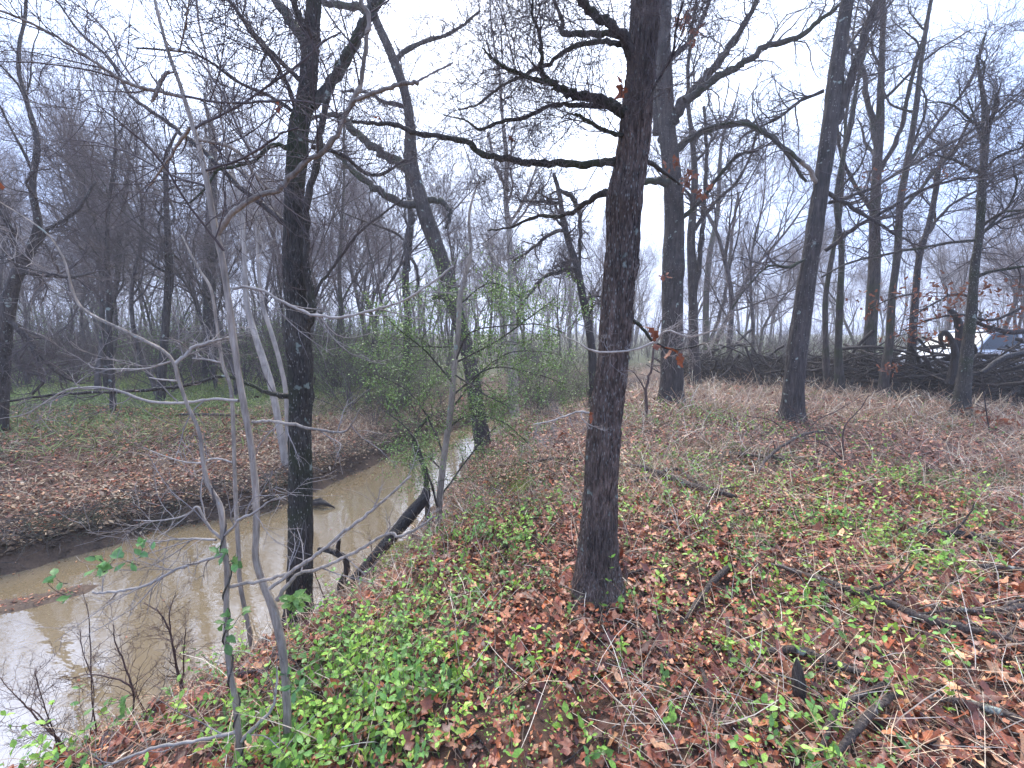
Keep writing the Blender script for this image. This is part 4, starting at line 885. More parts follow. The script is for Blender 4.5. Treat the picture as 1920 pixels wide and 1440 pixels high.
for kx in range(285):
    s = r.uniform(0, bl[-1]); c = bp_at(s); hmax = (.75 + .85 * (s / bl[-1]) ** 1.5) * (.8 + .4 * vnoise(np.array([s * .9]), np.array([0.]))[0])
    off = r.normal() * .45 - .12; z = hmax * max(.05, 1 - (off / 1.2) ** 2) * r.uniform(.02, 1) ** .85
    o = bpy.data.objects.new('branch', meshes[r.integers(len(meshes))]); COL.objects.link(o); o.parent = root
    x = c[0] + off * .35; y = c[1] + off * .9
    o.location = (x - 8.2, y - 11.0, h1(x, y) + z - root.location.z + .03)
    o.rotation_euler = (r.normal() * .28, r.normal() * .32, -.55 + r.normal() * .65 + (math.pi if r.random() < .5 else 0))
a = Acc(); n = 2600
s = r.uniform(0, bl[-1], n); cx = np.interp(s, bl, BP[:, 0]); cyy = np.interp(s, bl, BP[:, 1]); off = r.normal(size=n) * .5
x = cx + off * .35; y = cyy + off * .9; hm = (.65 + .55 * (s / bl[-1]) ** 1.5) * np.maximum(.05, 1 - (off / 1.3) ** 2) * r.random(n) ** .9
P = np.zeros((n, 4, 3)); P[:, 0] = np.stack([x, y, H(x, y) + hm], 1); d = norm(r.normal(size=(n, 3)) * [1, 1, .5])
for k_ in range(1, 4): d = norm(d + r.normal(size=(n, 3)) * .2); P[:, k_] = P[:, k_ - 1] + d * .22
a.add(*tubes(P, np.full((n, 4), .008) * np.linspace(1, .4, 4), 3)); P1, R1 = grow(P, np.full((n, 4), .006), r, 3, (.1, 1), (.8, .2), (.15, .4), 3, .2, .02, .7, .003); a.add(*tubes(P1, R1, 3))
o = a.build('twigs', M['brush'], root, False); o['kind'] = 'stuff'
# low dark earth and rotten wood core under the heap
a = Acc(); ns = 40; nc = 14; ss = np.linspace(0, bl[-1], ns); V = []
for s in ss:
    c = bp_at(s); hh_ = (.34 + .1 * s / bl[-1]) * (.75 + .5 * vnoise(np.array([s * 1.3]), np.array([3.]))[0])
    for t_ in np.linspace(-1, 1, nc):
        x = c[0] + t_ * .45; y = c[1] + t_ * 1.0; V.append((x, y, h1(x, y) - .05 + hh_ * (1 - t_ * t_) + .12 * (vnoise(np.array([x * 6]), np.array([y * 6]))[0] - .5)))
V = np.array(V); Q = np.array([(i * nc + j, i * nc + j + 1, (i + 1) * nc + j + 1, (i + 1) * nc + j) for i in range(ns - 1) for j in range(nc - 1)])
mesh_obj('rotten_core', V, Q, None, M['wet'], root, None, False)
def fallen(name, label, pts, mat, Rw=None, group=None, twig=0, lift=.0, cat='branch', sides=12, from_ground=True, sub=True):
    """a branch lying on the ground: photo pixels give where it touches"""
    P = []; R = []
    for (px, py, w) in pts:
        g = ground(px, py); t = np.linalg.norm(g - np.array([0, 0, CAMZ])) ; dpt = g[1] * CP - (g[2] - CAMZ) * SP
        rr = w * .5 * dpt / F; P.append([g[0], g[1], g[2] + rr * .8 + .042 + lift]); R.append(rr * (.85 if w < 20 else .48))
    C = catmull(np.column_stack([P, R]), 6); P = C[:, :3]; R = np.maximum(C[:, 3], .001)
    P = P + rng.normal(size=P.shape) * R[:, None] * .12
    R = R * (1 + .12 * rng.normal(size=len(R))); q_ = np.linspace(0, 1, len(R)); R = R * (.3 + .7 * np.clip(np.minimum(q_, 1 - q_) / .14, 0, 1) ** .6)
    b = P[0].copy()
    v, q = tubes(P, R, sides, cap=True)
    o = mesh_obj(name, v, q, None, mat, None, None, True, loc=tuple(b)); tag(o, label, cat, group)
    if twig:
        Pr, Rr = resample(P, R, 14); a = Acc(); P1, R1 = grow(Pr[None], Rr[None], rng, twig, (.1, .95), (.8, .2), (.12, .4), 6, .15, .04, .5, .0015, .01); a.add(*tubes(P1, R1, 5))
        P2, R2 = grow(P1, R1, rng, 2, (.2, .95), (.8, .2), (.05, .15), 4, .15, .02, .5, .001, .01); a.add(*tubes(P2, R2, 4)); a.build('twigs', mat, o)
    return o
fg = 'fallen branches on the leaf litter'
fallen('fallen_branch', 'long dark fallen branch running across the right foreground to the picture edge', [(1440, 1070, 9), (1520, 1100, 14), (1590, 1125, 15), (1660, 1150, 15), (1730, 1180, 17), (1800, 1200, 18), (1870, 1215, 20), (1960, 1250, 20)], M['stick'], group=fg, twig=5)
fallen('fallen_branch', 'curved dark stick above the long fallen branch at the right edge', [(1725, 1150, 8), (1780, 1162, 12), (1840, 1164, 12), (1900, 1160, 14), (1950, 1150, 14)], M['stick'], group=fg, twig=2)
fallen('fallen_branch', 'lichen-spotted stick lying below the broken upright stump', [(1425, 1240, 14), (1500, 1242, 18), (1560, 1268, 18), (1620, 1285, 12)], M['stick'], group=fg)
fallen('fallen_branch', 'curved thick stick rising right of the pale strap leaves near the bottom', [(1535, 1440, 22), (1560, 1370, 24), (1600, 1335, 24), (1650, 1310, 20), (1665, 1296, 14)], M['stick'], group=fg)
fallen('fallen_branch', 'straight thick dark stick slanting up from the bottom edge', [(1570, 1440, 34), (1610, 1390, 30), (1650, 1345, 26), (1680, 1325, 22)], M['stick'], group=fg)
fallen('fallen_branch', 'dark broken bough lying along the lower right edge', [(1735, 1335, 20), (1800, 1345, 26), (1860, 1360, 24), (1930, 1385, 26)], M['stick'], group=fg)
fallen('fallen_branch', 'dark mossy log fragment at upper right of the foreground litter', [(1700, 1005, 10), (1760, 1015, 14), (1820, 1022, 16), (1870, 1035, 12)], M['wet'], group=fg, twig=3)
fallen('fallen_branch', 'pale lichened bough at the right edge above the curved dark stick', [(1830, 1078, 12), (1880, 1085, 20), (1960, 1100, 26)], M['stick'], group=fg)
fallen('fallen_branch', 'weathered brown stick slanting up to a knobbly end left of the long branch', [(1285, 1180, 12), (1310, 1140, 12), (1335, 1110, 13), (1365, 1080, 12), (1380, 1078, 8)], M['stick'], group=fg)
fallen('fallen_branch', 'thick dark limb angling away behind the nearest oak towards the right', [(1165, 880, 9), (1210, 890, 11), (1250, 905, 12), (1300, 925, 13), (1350, 938, 14), (1385, 945, 10)], M['stick'], group=fg, twig=6)
fallen('fallen_branch', 'second limb crossing behind the nearest oak, pale and forked', [(1180, 915, 7), (1220, 905, 7), (1262, 890, 8), (1300, 912, 8), (1345, 935, 9)], M['stick'], group=fg, twig=5)
fallen('fallen_branch', 'thin dark branch lying beyond the crossed limbs in mid distance', [(1340, 855, 5), (1400, 862, 7), (1450, 868, 7), (1480, 872, 5)], M['stick'], group=fg, twig=4)
fallen('fallen_branch', 'gnarled branch with raised crooked end left of the leaning oak roots', [(1420, 905, 5), (1435, 880, 7), (1470, 850, 7), (1520, 825, 6), (1570, 828, 4)], M['stick'], group=fg, twig=5, lift=.05)
fallen('fallen_branch', 'pale bare stick lying in the green vines at the bottom left of centre', [(568, 1262, 5), (640, 1285, 7), (700, 1303, 8), (760, 1308, 9), (820, 1318, 8)], M['sap'], group=fg, twig=2)
fallen('fallen_branch', 'thin grey twig beside the oak base pointing right', [(1170, 1092, 6), (1210, 1082, 6), (1250, 1080, 4)], M['stick'], group=fg, twig=2)
fallen('fallen_branch', 'short upright-slanting dead stick at far lower right of centre', [(1310, 1255, 7), (1325, 1310, 8), (1335, 1360, 8), (1340, 1380, 6)], M['stick'], group=fg)
fallen('fallen_branch', 'bent stick lying between the oak and the broken stump', [(1352, 1155, 7), (1362, 1180, 8), (1366, 1230, 8), (1368, 1260, 6)], M['stick'], group=fg)
fallen('fallen_branch', 'thin dark limb lying on the bare bank left of the nearest oak', [(930, 880, 4), (990, 876, 5), (1040, 868, 5), (1090, 872, 4)], M['stick'], group=fg, twig=3)
fallen('fallen_log', 'mossy rail-like limb lying in the wood across the creek', [(330, 782, 4), (390, 784, 6), (450, 785, 6)], M['stick'], cat='log')
# broken upright stump in the leaves
g = ground(1500, 1320); K = 9; zz_ = np.linspace(-.03, .2, K); P = np.stack([g[0] - .03 * zz_ / .2 + 0 * zz_, g[1] + 0 * zz_, g[2] + zz_], 1); R = np.array([.028, .026, .024, .026, .025, .024, .021, .014, .004])
v, q = tubes(P, R, 16, cap=True, disp=ridged(.003, 3, 20, 2.)); o = mesh_obj('broken_stump', v, q, None, M['stick'], None, None, True, loc=tuple(g)); tag(o, 'small splintered stump standing upright in the leaves on the lower right', 'stump')
# vehicle: white car mostly hidden behind the pile
def car():
    cx, cy_ = 14.6, 12.9; z0 = h1(cx, cy_) - .02
    root = empty('parked_car', (cx, cy_, z0), 0.04, label='white vehicle parked behind the brush pile, only its roof and windows showing', cat='car')
    paint = plain('white_car_paint', (.8, .82, .84), .25, (.76, .78, .8), 2); glass, t_, b_ = new_mat('car_glass'); b_.inputs['Base Color'].default_value = (.03, .04, .05, 1); b_.inputs['Roughness'].default_value = .05
    rub = plain('tyre_rubber', (.03, .03, .03), .8); met = plain('wheel_metal', (.5, .5, .52), .35, metallic=.8)
    def loft(secs, name, mat, parent=root, close=True):
        V = np.array(secs, float).reshape(-1, 3); n = len(secs[0]); Q = [(i * n + j, i * n + (j + 1) % n, (i + 1) * n + (j + 1) % n, (i + 1) * n + j) for i in range(len(secs) - 1) for j in range(n)]
        T_ = [(0, j, j + 1) for j in range(1, n - 1)] + [((len(secs) - 1) * n, (len(secs) - 1) * n + j + 1, (len(secs) - 1) * n + j) for j in range(1, n - 1)]
        me = bpy.data.meshes.new(name); me.from_pydata(V.tolist(), [], Q + T_); me.materials.append(mat); o = bpy.data.objects.new(name, me); COL.objects.link(o); o.parent = parent
        return o
    # body sections along x (length 4.7)
    def sec(x, zb, zt, w, rnd=.08):
        return [(x, -w, zb + rnd), (x, -w, zt - rnd), (x, -w + rnd, zt), (x, w - rnd, zt), (x, w, zt - rnd), (x, w, zb + rnd), (x, w - rnd, zb), (x, -w + rnd, zb)]
    loft([sec(-2.35, .4, .72, .7), sec(-2.25, .28, .86, .82), sec(-1.6, .25, .95, .87), sec(-.9, .25, .98, .88), (sec(1.5, .25, 1.0, .88)), sec(2.2, .28, .98, .85), sec(2.36, .42, .8, .75)], 'body', paint)
    ht = 1.46
    loft([sec(-1.05, ht - .05, ht - .0, .62, .02), sec(-.7, ht - .06, ht + .05, .68, .03), sec(.6, ht - .06, ht + .07, .7, .03), sec(1.8, ht - .06, ht + .05, .68, .03), sec(2.05, ht - .05, ht, .62, .02)], 'roof', paint)
    def bar(p0, p1, r_, name, mat):
        v, q = tubes(np.array([p0, p1], float), np.full(2, r_), 6); me = bpy.data.meshes.new(name); me.from_pydata(v.tolist(), [], q.tolist()); me.materials.append(mat); o = bpy.data.objects.new(name, me); COL.objects.link(o); o.parent = root
    for s in (-1, 1):
        xs = [(-1.65, -1.0), (-.25, -.2), (.95, .9), (2.2, 1.98)]
        for xb, xt in xs: bar((xb, s * .85, .95), (xt, s * .66, ht), .045, 'pillar', paint)
        for (a_, b_) in zip(xs[:-1], xs[1:]):
            V = [(a_[0] + .04, s * .835, .97), (b_[0] - .04, s * .835, .97), (b_[1] - .04, s * .655, ht - .04), (a_[1] + .04, s * .655, ht - .04)]
            V = V + [(x, y - s * .012, z) for x, y, z in V]
            me = bpy.data.meshes.new('window'); me.from_pydata(V, [], [(0, 1, 2, 3), (7, 6, 5, 4), (0, 4, 5, 1), (1, 5, 6, 2), (2, 6, 7, 3), (3, 7, 4, 0)]); me.materials.append(glass); o = bpy.data.objects.new('window', me); COL.objects.link(o); o.parent = root
    for (x, xt, nm) in ((-1.68, -1.05, 'windscreen'), (2.22, 2.02, 'rear_window')):
        V = [(x, -.78, .97), (x, .78, .97), (xt, .6, ht - .04), (xt, -.6, ht - .04)]; V += [(a_ + .012, b_, c_) for a_, b_, c_ in V]
        me = bpy.data.meshes.new(nm); me.from_pydata(V, [], [(0, 1, 2, 3), (7, 6, 5, 4), (0, 4, 5, 1), (1, 5, 6, 2), (2, 6, 7, 3), (3, 7, 4, 0)]); me.materials.append(glass); o = bpy.data.objects.new(nm, me); COL.objects.link(o); o.parent = root
    for x in (-1.45, 1.45):
        for s in (-1, 1):
            ang = np.linspace(0, 2 * np.pi, 24, endpoint=False)
            secs = [[(x + rr * math.cos(t), s * yy_, .33 + rr * math.sin(t)) for t in ang] for rr, yy_ in ((.2, .7), (.31, .7), (.33, .74), (.33, .87), (.31, .9), (.2, .9))]
            w = loft(secs, 'wheel', rub); V = [(x, s * .905, .33)] + [(x + .2 * math.cos(t), s * .9, .33 + .2 * math.sin(t)) for t in ang]
            me = bpy.data.meshes.new('rim'); me.from_pydata(V, [], [(0, i + 1, (i + 1) % 24 + 1) for i in range(24)]); me.materials.append(met); o = bpy.data.objects.new('rim', me); COL.objects.link(o); o.parent = w
car()
# ------------------------------------------------------------------ creek debris
def along(name, label, pts, Y, mat, dy=0., sides=14, cat='log', amp=.006, cap=True, n=6):
    P, R = trace(pts, Y, dy, n); b = P[0].copy(); Pd, Rd = resample(P, R, max(24, len(P)))
    v, q = tubes(Pd, Rd, sides, cap=cap, disp=ridged(amp, 3, 14, len(label) * 1.)); o = mesh_obj(name, v, q, None, mat, None, None, True, loc=tuple(b)); tag(o, label, cat); return o
P = []
for (px, py, w, z) in [(640, 1112, 14, -.88), (665, 1085, 17, -.8), (700, 1047, 20, -.66), (740, 1000, 22, -.48), (770, 965, 24, -.34), (795, 935, 22, -.2), (800, 915, 12, -.1)]:
    p = at_z(px, py, z); P.append([*p, w * .5 * (p[1] * CP - (p[2] - CAMZ) * SP) / F])
P = np.array(P); v, q = tubes(catmull(P, 6)[:, :3], catmull(P, 6)[:, 3], 18, cap=True, disp=ridged(.008, 3, 16, 6.)); o = mesh_obj('leaning_log', v, q, None, M['wet'], None, None, True, loc=tuple(P[0, :3])); tag(o, 'black rotten log leaning from the bank down into the creek', 'log')
root_s = empty('driftwood_snag', tuple(at_z(640, 1115, WZ)), label='crooked brown snag standing out of the water beside the mossy tree', cat='driftwood')
ysn = at_z(640, 1115, WZ)[1]
for pts in ([(637, 1125, 14), (640, 1095, 14), (650, 1070, 13), (648, 1050, 11), (640, 1040, 10)], [(648, 1046, 13), (625, 1035, 11), (605, 1030, 9), (596, 1030, 6)], [(634, 1037, 8), (634, 1022, 8), (637, 1012, 6)]):
    Pp, Rp = trace(pts, ysn, 0, 6); v, q = tubes(Pp, Rp, 12, cap=True, disp=ridged(.004, 3, 20, 2.)); mesh_obj('limb', v, q, None, M['wet'], root_s, None, True)
dz = at_z(600, 950, WZ)
for i, (a0, b0) in enumerate([((585, 945), (628, 952)), ((590, 940), (612, 948))]):
    p0 = at_z(*a0, WZ + .05); p1 = at_z(*b0, WZ + .01); pm = (p0 + p1) / 2 + [0, 0, .05]
    v, q = tubes(np.array([p0, pm, p1]), np.array([.035, .04, .008]), 10, cap=True)
    o = mesh_obj('driftwood', v, q, None, M['wet'], None, None, True, loc=tuple(p0)); tag(o, ['dark wet driftwood lump poking out of the water behind the mossy tree', 'smaller dark stick lodged on the driftwood lump in the water'][i], 'driftwood')
along('creek_stick', 'thin dark stick dipping into the water from the far bank at the bend', [(690, 828, 5), (700, 845, 6), (710, 865, 6)], at_z(705, 862, WZ)[1] + .02, M['wet'], amp=.002, cat='stick')
along('dark_sapling', 'dark leaning stem with a bent top at the creek bend beside the green shrub', [(805, 1000, 12), (800, 930, 10), (798, 890, 9), (785, 850, 8), (775, 830, 8), (785, 805, 7), (805, 780, 6)], 4.9, M['limb'], cat='sapling', amp=.003)
# mud clods and exposed roots on the far cut bank
a = Acc(); n = 1500; r = np.random.default_rng(31)
i = r.integers(2, len(FAR) - 5, n); t = r.random(n)[:, None]; p = FAR[i] * (1 - t) + FAR[i + 1] * t; nrm = np.stack([-(FAR[i + 1] - FAR[i])[:, 1], (FAR[i + 1] - FAR[i])[:, 0]], 1); nrm = norm(nrm)
p = p + nrm * r.uniform(-.02, .45, n)[:, None]; z = H(p[:, 0], p[:, 1]) + .03
P = np.zeros((n, 5, 3)); P[:, 0] = np.column_stack([p, z + .08]); d = norm(np.column_stack([-nrm * .8 + r.normal(size=(n, 2)) * .7, -.25 + .2 * r.normal(size=n)]))
for k_ in range(1, 5):
    d = norm(d + r.normal(size=(n, 3)) * .22); P[:, k_] = P[:, k_ - 1] + d * r.uniform(.03, .10, n)[:, None]
    P[:, k_, 2] = np.maximum(P[:, k_, 2], H(P[:, k_, 0], P[:, k_, 1]) + .008)
a.add(*tubes(P, r.uniform(.0015, .006, n)[:, None] * np.linspace(1, .4, 5), 4)); o = a.build('bank_roots', M['mid']); tag(o, 'tangle of roots and dead stems hanging on the far cut bank', kind='stuff')
a = Acc(); n = 900; r = np.random.default_rng(33)
i = r.integers(2, len(FAR) - 5, n); t = r.random(n)[:, None]; p = FAR[i] * (1 - t) + FAR[i + 1] * t; nrm = norm(np.stack([-(FAR[i + 1] - FAR[i])[:, 1], (FAR[i + 1] - FAR[i])[:, 0]], 1))
p = p + nrm * (r.uniform(-.06, .3, n))[:, None]; z = H(p[:, 0], p[:, 1]); sz = r.uniform(.012, .05, n)
u_ = np.array([(1, 0, 0), (0, 1, 0), (-1, 0, 0), (0, -1, 0), (0, 0, 1), (0, 0, -1), (.6, .6, .5), (-.6, .6, .4), (-.5, -.7, .5), (.6, -.6, .4)], float)
T8 = np.array([(4, 6, 0), (4, 1, 6), (4, 7, 1), (4, 2, 7), (4, 8, 2), (4, 3, 8), (4, 9, 3), (4, 0, 9), (0, 6, 1), (1, 7, 2), (2, 8, 3), (3, 9, 0), (5, 1, 0), (5, 2, 1), (5, 3, 2), (5, 0, 3)])
V = np.column_stack([p, z])[:, None] + u_[None] * sz[:, None, None] * r.uniform(.6, 1.35, (n, 10, 1)) * [1, 1, .7]
a.add(V.reshape(-1, 3), None, (T8[None] + (np.arange(n) * 10)[:, None, None]).reshape(-1, 3), np.repeat(np.array([.12, .083, .055]) * r.uniform(.6, 1.3, (n, 1)), 10, 0)); o = a.build('mud_clods', M['soil'], None, True); tag(o, 'crumbled mud clods along the foot of the far cut bank', kind='stuff')
# moss cushion on the near bank
mc = np.array([at_z(735, 1045, -.62), at_z(765, 1005, -.52)])
cxm, cym = ground(745, 1035)[:2]
ang = np.linspace(0, 2 * np.pi, 40, endpoint=False); V = []; 
for k_, rr in enumerate(np.linspace(0, 1, 12)):
    for t in ang:
        x = cxm + rr * (.14 * math.cos(t)) * (1 + .2 * math.sin(3 * t)) + rr * .06 * math.sin(t); y = cym + rr * .34 * math.sin(t) * (1 + .15 * math.cos(2 * t)) 
        V.append((x, y, h1(x, y) + .035 * (1 - rr ** 2.5) - .006 * (rr == 1) + .012 * vnoise(np.array([x * 60]), np.array([y * 60]))[0]))
Q = [(i * 40 + j, i * 40 + (j + 1) % 40, (i + 1) * 40 + (j + 1) % 40, (i + 1) * 40 + j) for i in range(11) for j in range(40)]
M['moss'] = plain('yellow_green_moss', (.2, .2, .025), .95, (.09, .1, .012), 40, bump=1.)
o = mesh_obj('moss_cushion', np.array(V), np.array(Q), None, M['moss'], None, None, True, loc=(cxm, cym, h1(cxm, cym))); tag(o, 'bright yellow-green moss cushion on the near bank beside the leaning log', 'moss')
cx2, cy2 = ground(975, 912)[:2]
V2 = np.array(V); V2 = V2 + np.array([cx2 - cxm, cy2 - cym, 0]); V2[:, 2] = H(V2[:, 0], V2[:, 1]) + .012 * (1 - ((V2[:, 0] - cx2) / .2) ** 2 - ((V2[:, 1] - cy2) / .4) ** 2)
o = mesh_obj('moss_cushion', V2, np.array(Q), None, M['moss'], None, None, True, loc=(cx2, cy2, h1(cx2, cy2))); tag(o, 'thin moss patch on the bare earth left of the nearest oak', 'moss')
print('props', round(time.time() - T0, 1))
# ------------------------------------------------------------------ leaf litter
def region(n, x0, x1, y0, y1, r, p=1.0):
    """random ground places between two bearings and two distances, denser close by when p>1"""
    y = y0 + (y1 - y0) * r.random(n) ** p; x = y * (r.uniform(x0, x1, n) - 960) / F
    return x, y
LC = np.array([1.4, 1.2, 1.0]) * np.array([[.13, .042, .026], [.2, .07, .042], [.07, .028, .021], [.27, .105, .06], [.34, .165, .095], [.45, .28, .17], [.36, .12, .045], [.22, .095, .07]])
LW = np.array([.2, .18, .2, .13, .11, .07, .04, .07])
def litter(a, tpl, x, y, r, size=(.06, .13), wid=.62, lift=.02, cols=LC, wts=LW, tilt=.35, curl=.5):
    n = len(x); z = H(x, y) + r.random(n) * lift + .004
    az_ = r.uniform(0, 6.283, n); D_ = np.stack([np.cos(az_), np.sin(az_), r.normal(size=n) * tilt * .5], 1); Nn = np.stack([r.normal(size=n) * tilt, r.normal(size=n) * tilt, np.ones(n)], 1)
    Ln = r.uniform(*size, n)
    leaves(a, tpl, np.stack([x, y, z], 1), D_, Nn, Ln, Ln * wid * r.uniform(.7, 1.1, n), r.normal(size=n) * .18, r.normal(size=n) * curl, cols[r.choice(len(cols), n, p=wts / wts.sum())], .22, r)
def keep(x, y, r, f, creek=.02):
    ins = in_creek(x, y); k_ = (~ins) & (r.random(len(x)) < f); k_ &= np.minimum(seg_dist(x, y, NEAR), seg_dist(x, y, FAR)) > creek
    return x[k_], y[k_]
a = Acc(); r = np.random.default_rng(100)
x = r.uniform(-3.2, 4.4, 24000); y = r.uniform(.55, 3.6, 24000)
f = np.clip(.35 + 1.3 * fbm(x * 1.3, y * 1.3, o=2), 0, 1) * np.clip(1.1 - .45 * green_density(x, y), .25, 1)
x, y = keep(x, y, r, f); h_ = len(x) // 2
litter(a, OAK, x[:h_], y[:h_], r, (.03, .09), .72, .035, tilt=.42, curl=.5); litter(a, OAKB, x[h_:], y[h_:], r, (.02, .075), .62, .04, tilt=.5, curl=.7)
x = r.uniform(-3.2, 4.4, 60000); y = r.uniform(.55, 4.2, 60000); x, y = keep(x, y, r, 1.); litter(a, QUAD, x, y, r, (.008, .032), .7, .05, tilt=.7, cols=LC * 1.15)
x, y = region(26000, -300, 2200, 3.4, 9, r, 1.0); f = np.clip(-.15 + 2.0 * fbm(x * .9 + 3, y * .9, o=3), 0.05, 1) * np.where(x < 0, 1., 1.)
x, y = keep(x, y, r, f, .15); litter(a, OAK2, x, y, r, (.03, .075), .8, .035, tilt=.4, curl=.5)
x, y = region(45000, -300, 2200, 3.4, 9, r, 1.0); x, y = keep(x, y, r, .8, .1); litter(a, QUAD, x, y, r, (.015, .05), .7, .05, tilt=.5, cols=LC * 1.15)
x, y = region(42000, -400, 2300, 8.5, 26, r, .8); near = seg_dist(x, y, FAR) > seg_dist(x, y, NEAR); f = np.where(near, .85, .05) * np.clip(-.2 + 2.0 * fbm(x * .6 + 3, y * .6, o=3), 0.05, 1)
x, y = keep(x, y, r, f, .15); litter(a, QUAD, x, y, r, (.08, .15), .9, .03)
o = a.build('leaf_litter', M['leaf'], None, False); tag(o, 'thick carpet of brown and russet fallen oak leaves', kind='stuff')
# straw-coloured litter on the far bank
a = Acc(); TC = np.array([[.42, .31, .19], [.46, .31, .18], [.27, .18, .11], [.58, .46, .32]])
x = r.uniform(-9, 0, 60000); y = r.uniform(3.5, 11.5, 60000); df = seg_dist(x, y, FAR); dn = seg_dist(x, y, NEAR); k_ = (df < dn) & (df < 1.8) & (df > .01) & ~in_creek(x, y) & (r.random(len(x)) < 1.15 - .5 * df); x = x[k_]; y = y[k_]
litter(a, QUAD, x, y, r, (.03, .075), .55, .035, TC, np.array([.3, .3, .25, .15]), .4)
o = a.build('bank_litter', M['leaf'], None, False); tag(o, 'orange-tan dry leaf litter on top of the far creek bank', kind='stuff')
# drift of leaves on the water and on the mud bar
a = Acc(); r = np.random.default_rng(140); n = 2600
i_ = r.integers(2, len(NEAR) - 5, n); t = r.random(n)[:, None]; edge = np.where(r.random(n)[:, None] < .5, NEAR[np.minimum(i_, len(NEAR) - 2)] * (1 - t) + NEAR[np.minimum(i_ + 1, len(NEAR) - 1)] * t, FAR[np.minimum(i_, len(FAR) - 2)] * (1 - t) + FAR[np.minimum(i_ + 1, len(FAR) - 1)] * t)
p = edge + r.normal(size=(n, 2)) * (.05 + .9 * r.random(n)[:, None] ** 4); k_ = in_creek(p[:, 0], p[:, 1]); p = p[k_][:700]; n = len(p)
az_ = r.uniform(0, 6.28, n); leaves(a, QUAD, np.column_stack([p, np.maximum(H(p[:, 0], p[:, 1]), WZ) + .006]), np.stack([np.cos(az_), np.sin(az_), 0 * az_], 1), r.normal(size=(n, 3)) * .06 + [0, 0, 1], r.uniform(.008, .045, n), r.uniform(.005, .022, n), 0, 0, LC[r.integers(0, 8, n)] * .8, .2, r)
n = 260; t = r.random(n); k_ = r.random(n) < .5; sp3 = np.array(SPIT); p = np.where(k_[:, None], sp3[0] * (1 - t[:, None]) + sp3[1] * t[:, None], sp3[1] * (1 - t[:, None]) + sp3[2] * t[:, None]) + r.normal(size=(n, 2)) * .12; z = H(p[:, 0], p[:, 1]); q_ = z > WZ + .004; p = p[q_]; z = z[q_]; n = len(p)
az_ = r.uniform(0, 6.28, n); leaves(a, QUAD, np.column_stack([p, z + .008]), np.stack([np.cos(az_), np.sin(az_), 0 * az_], 1), r.normal(size=(n, 3)) * .3 + [0, 0, 1], r.uniform(.008, .05, n), r.uniform(.004, .02, n), 0, 0, LC[r.integers(0, 8, n)] * .8, .2, r)
o = a.build('drifted_leaves', M['leaf'], None, False); tag(o, 'bits of leaf floating at the creek edges and lying on the mud bar', kind='stuff')
# ------------------------------------------------------------------ dry stalks, grasses
def blades(a, x, y, r, h, w, lean, cols, K=5, z0=None, droop=.25, vary=.2):
    n = len(x)
    if n == 0: return
    P = np.zeros((n, K, 3)); P[:, 0] = np.stack([x, y, H(x, y) - .005], 1)
    d = norm(np.stack([r.normal(size=n) * lean, r.normal(size=n) * lean, np.ones(n)], 1)); hh_ = r.uniform(h[0], h[1], n); bend = r.normal(size=(n, 3)) * droop; bend[:, 2] = -abs(bend[:, 2]) * .7
    for k_ in range(1, K): d = norm(d + bend / (K - 1) * 1.6 + r.normal(size=(n, 3)) * .05); P[:, k_] = P[:, k_ - 1] + d * (hh_ / (K - 1))[:, None]
    P[:, 1:, 2] = np.maximum(P[:, 1:, 2], P[:, :1, 2] + .008)
    side = norm(np.cross(d, r.normal(size=(n, 3)))); wd = w * r.uniform(.6, 1.3, n)[:, None] * np.array([1, .9, .75, .5, .1, .1, .1])[:K]
    V = np.stack([P - side[:, None] * wd[..., None] * .5, P + side[:, None] * wd[..., None] * .5], 2)   # n,K,2,3
    b = (np.arange(n) * K * 2)[:, None] + (np.arange(K - 1) * 2)[None]
    Q = np.stack([b, b + 1, b + 3, b + 2], -1).reshape(-1, 4)
    c = cols[r.integers(0, len(cols), n)] * (1 + vary * r.normal(size=(n, 1))); C = np.repeat(c, K * 2, 0)
    a.add(V.reshape(-1, 3), Q, None, np.clip(C, .01, 1))
SC_ = 1.15 * np.array([[.5, .38, .25], [.6, .48, .33], [.4, .27, .17], [.7, .6, .46], [.33, .2, .13]])
GC = np.array([[.12, .2, .05], [.16, .26, .07], [.09, .15, .045], [.2, .28, .09]])
a = Acc(); r = np.random.default_rng(201)
x = r.uniform(-2.6, 4.6, 40000); y = r.uniform(.7, 4.2, 40000); x, y = keep(x, y, r, np.clip(-.3 + 2.1 * fbm(x * .9 + 20, y * .9, o=2), .08, 1) * .55, .03); blades(a, x, y, r, (.05, .34), .0032, 1.1, SC_, 4, droop=.5)
x = r.uniform(-1.2, 6.6, 2600); y = r.uniform(1.3, 6.0, 2600); x, y = keep(x, y, r, .8, .1); blades(a, x, y, r, (.2, .6), .0036, .8, SC_, 6, droop=.4)
x, y = region(32000, 500, 2100, 3.5, 10, r, .9); x, y = keep(x, y, r, np.clip(-.5 + 2.2 * fbm(x * .7 + 20, y * .7, o=2), .05, 1), .1); blades(a, x, y, r, (.08, .42), .005, .8, SC_, 4, droop=.45)
x, y = region(11000, 1150, 2100, 7, 15, r, .9); x, y = keep(x, y, r, .6, .1); blades(a, x, y, r, (.15, .55), .008, .5, SC_ * 1.1, 3, droop=.4)
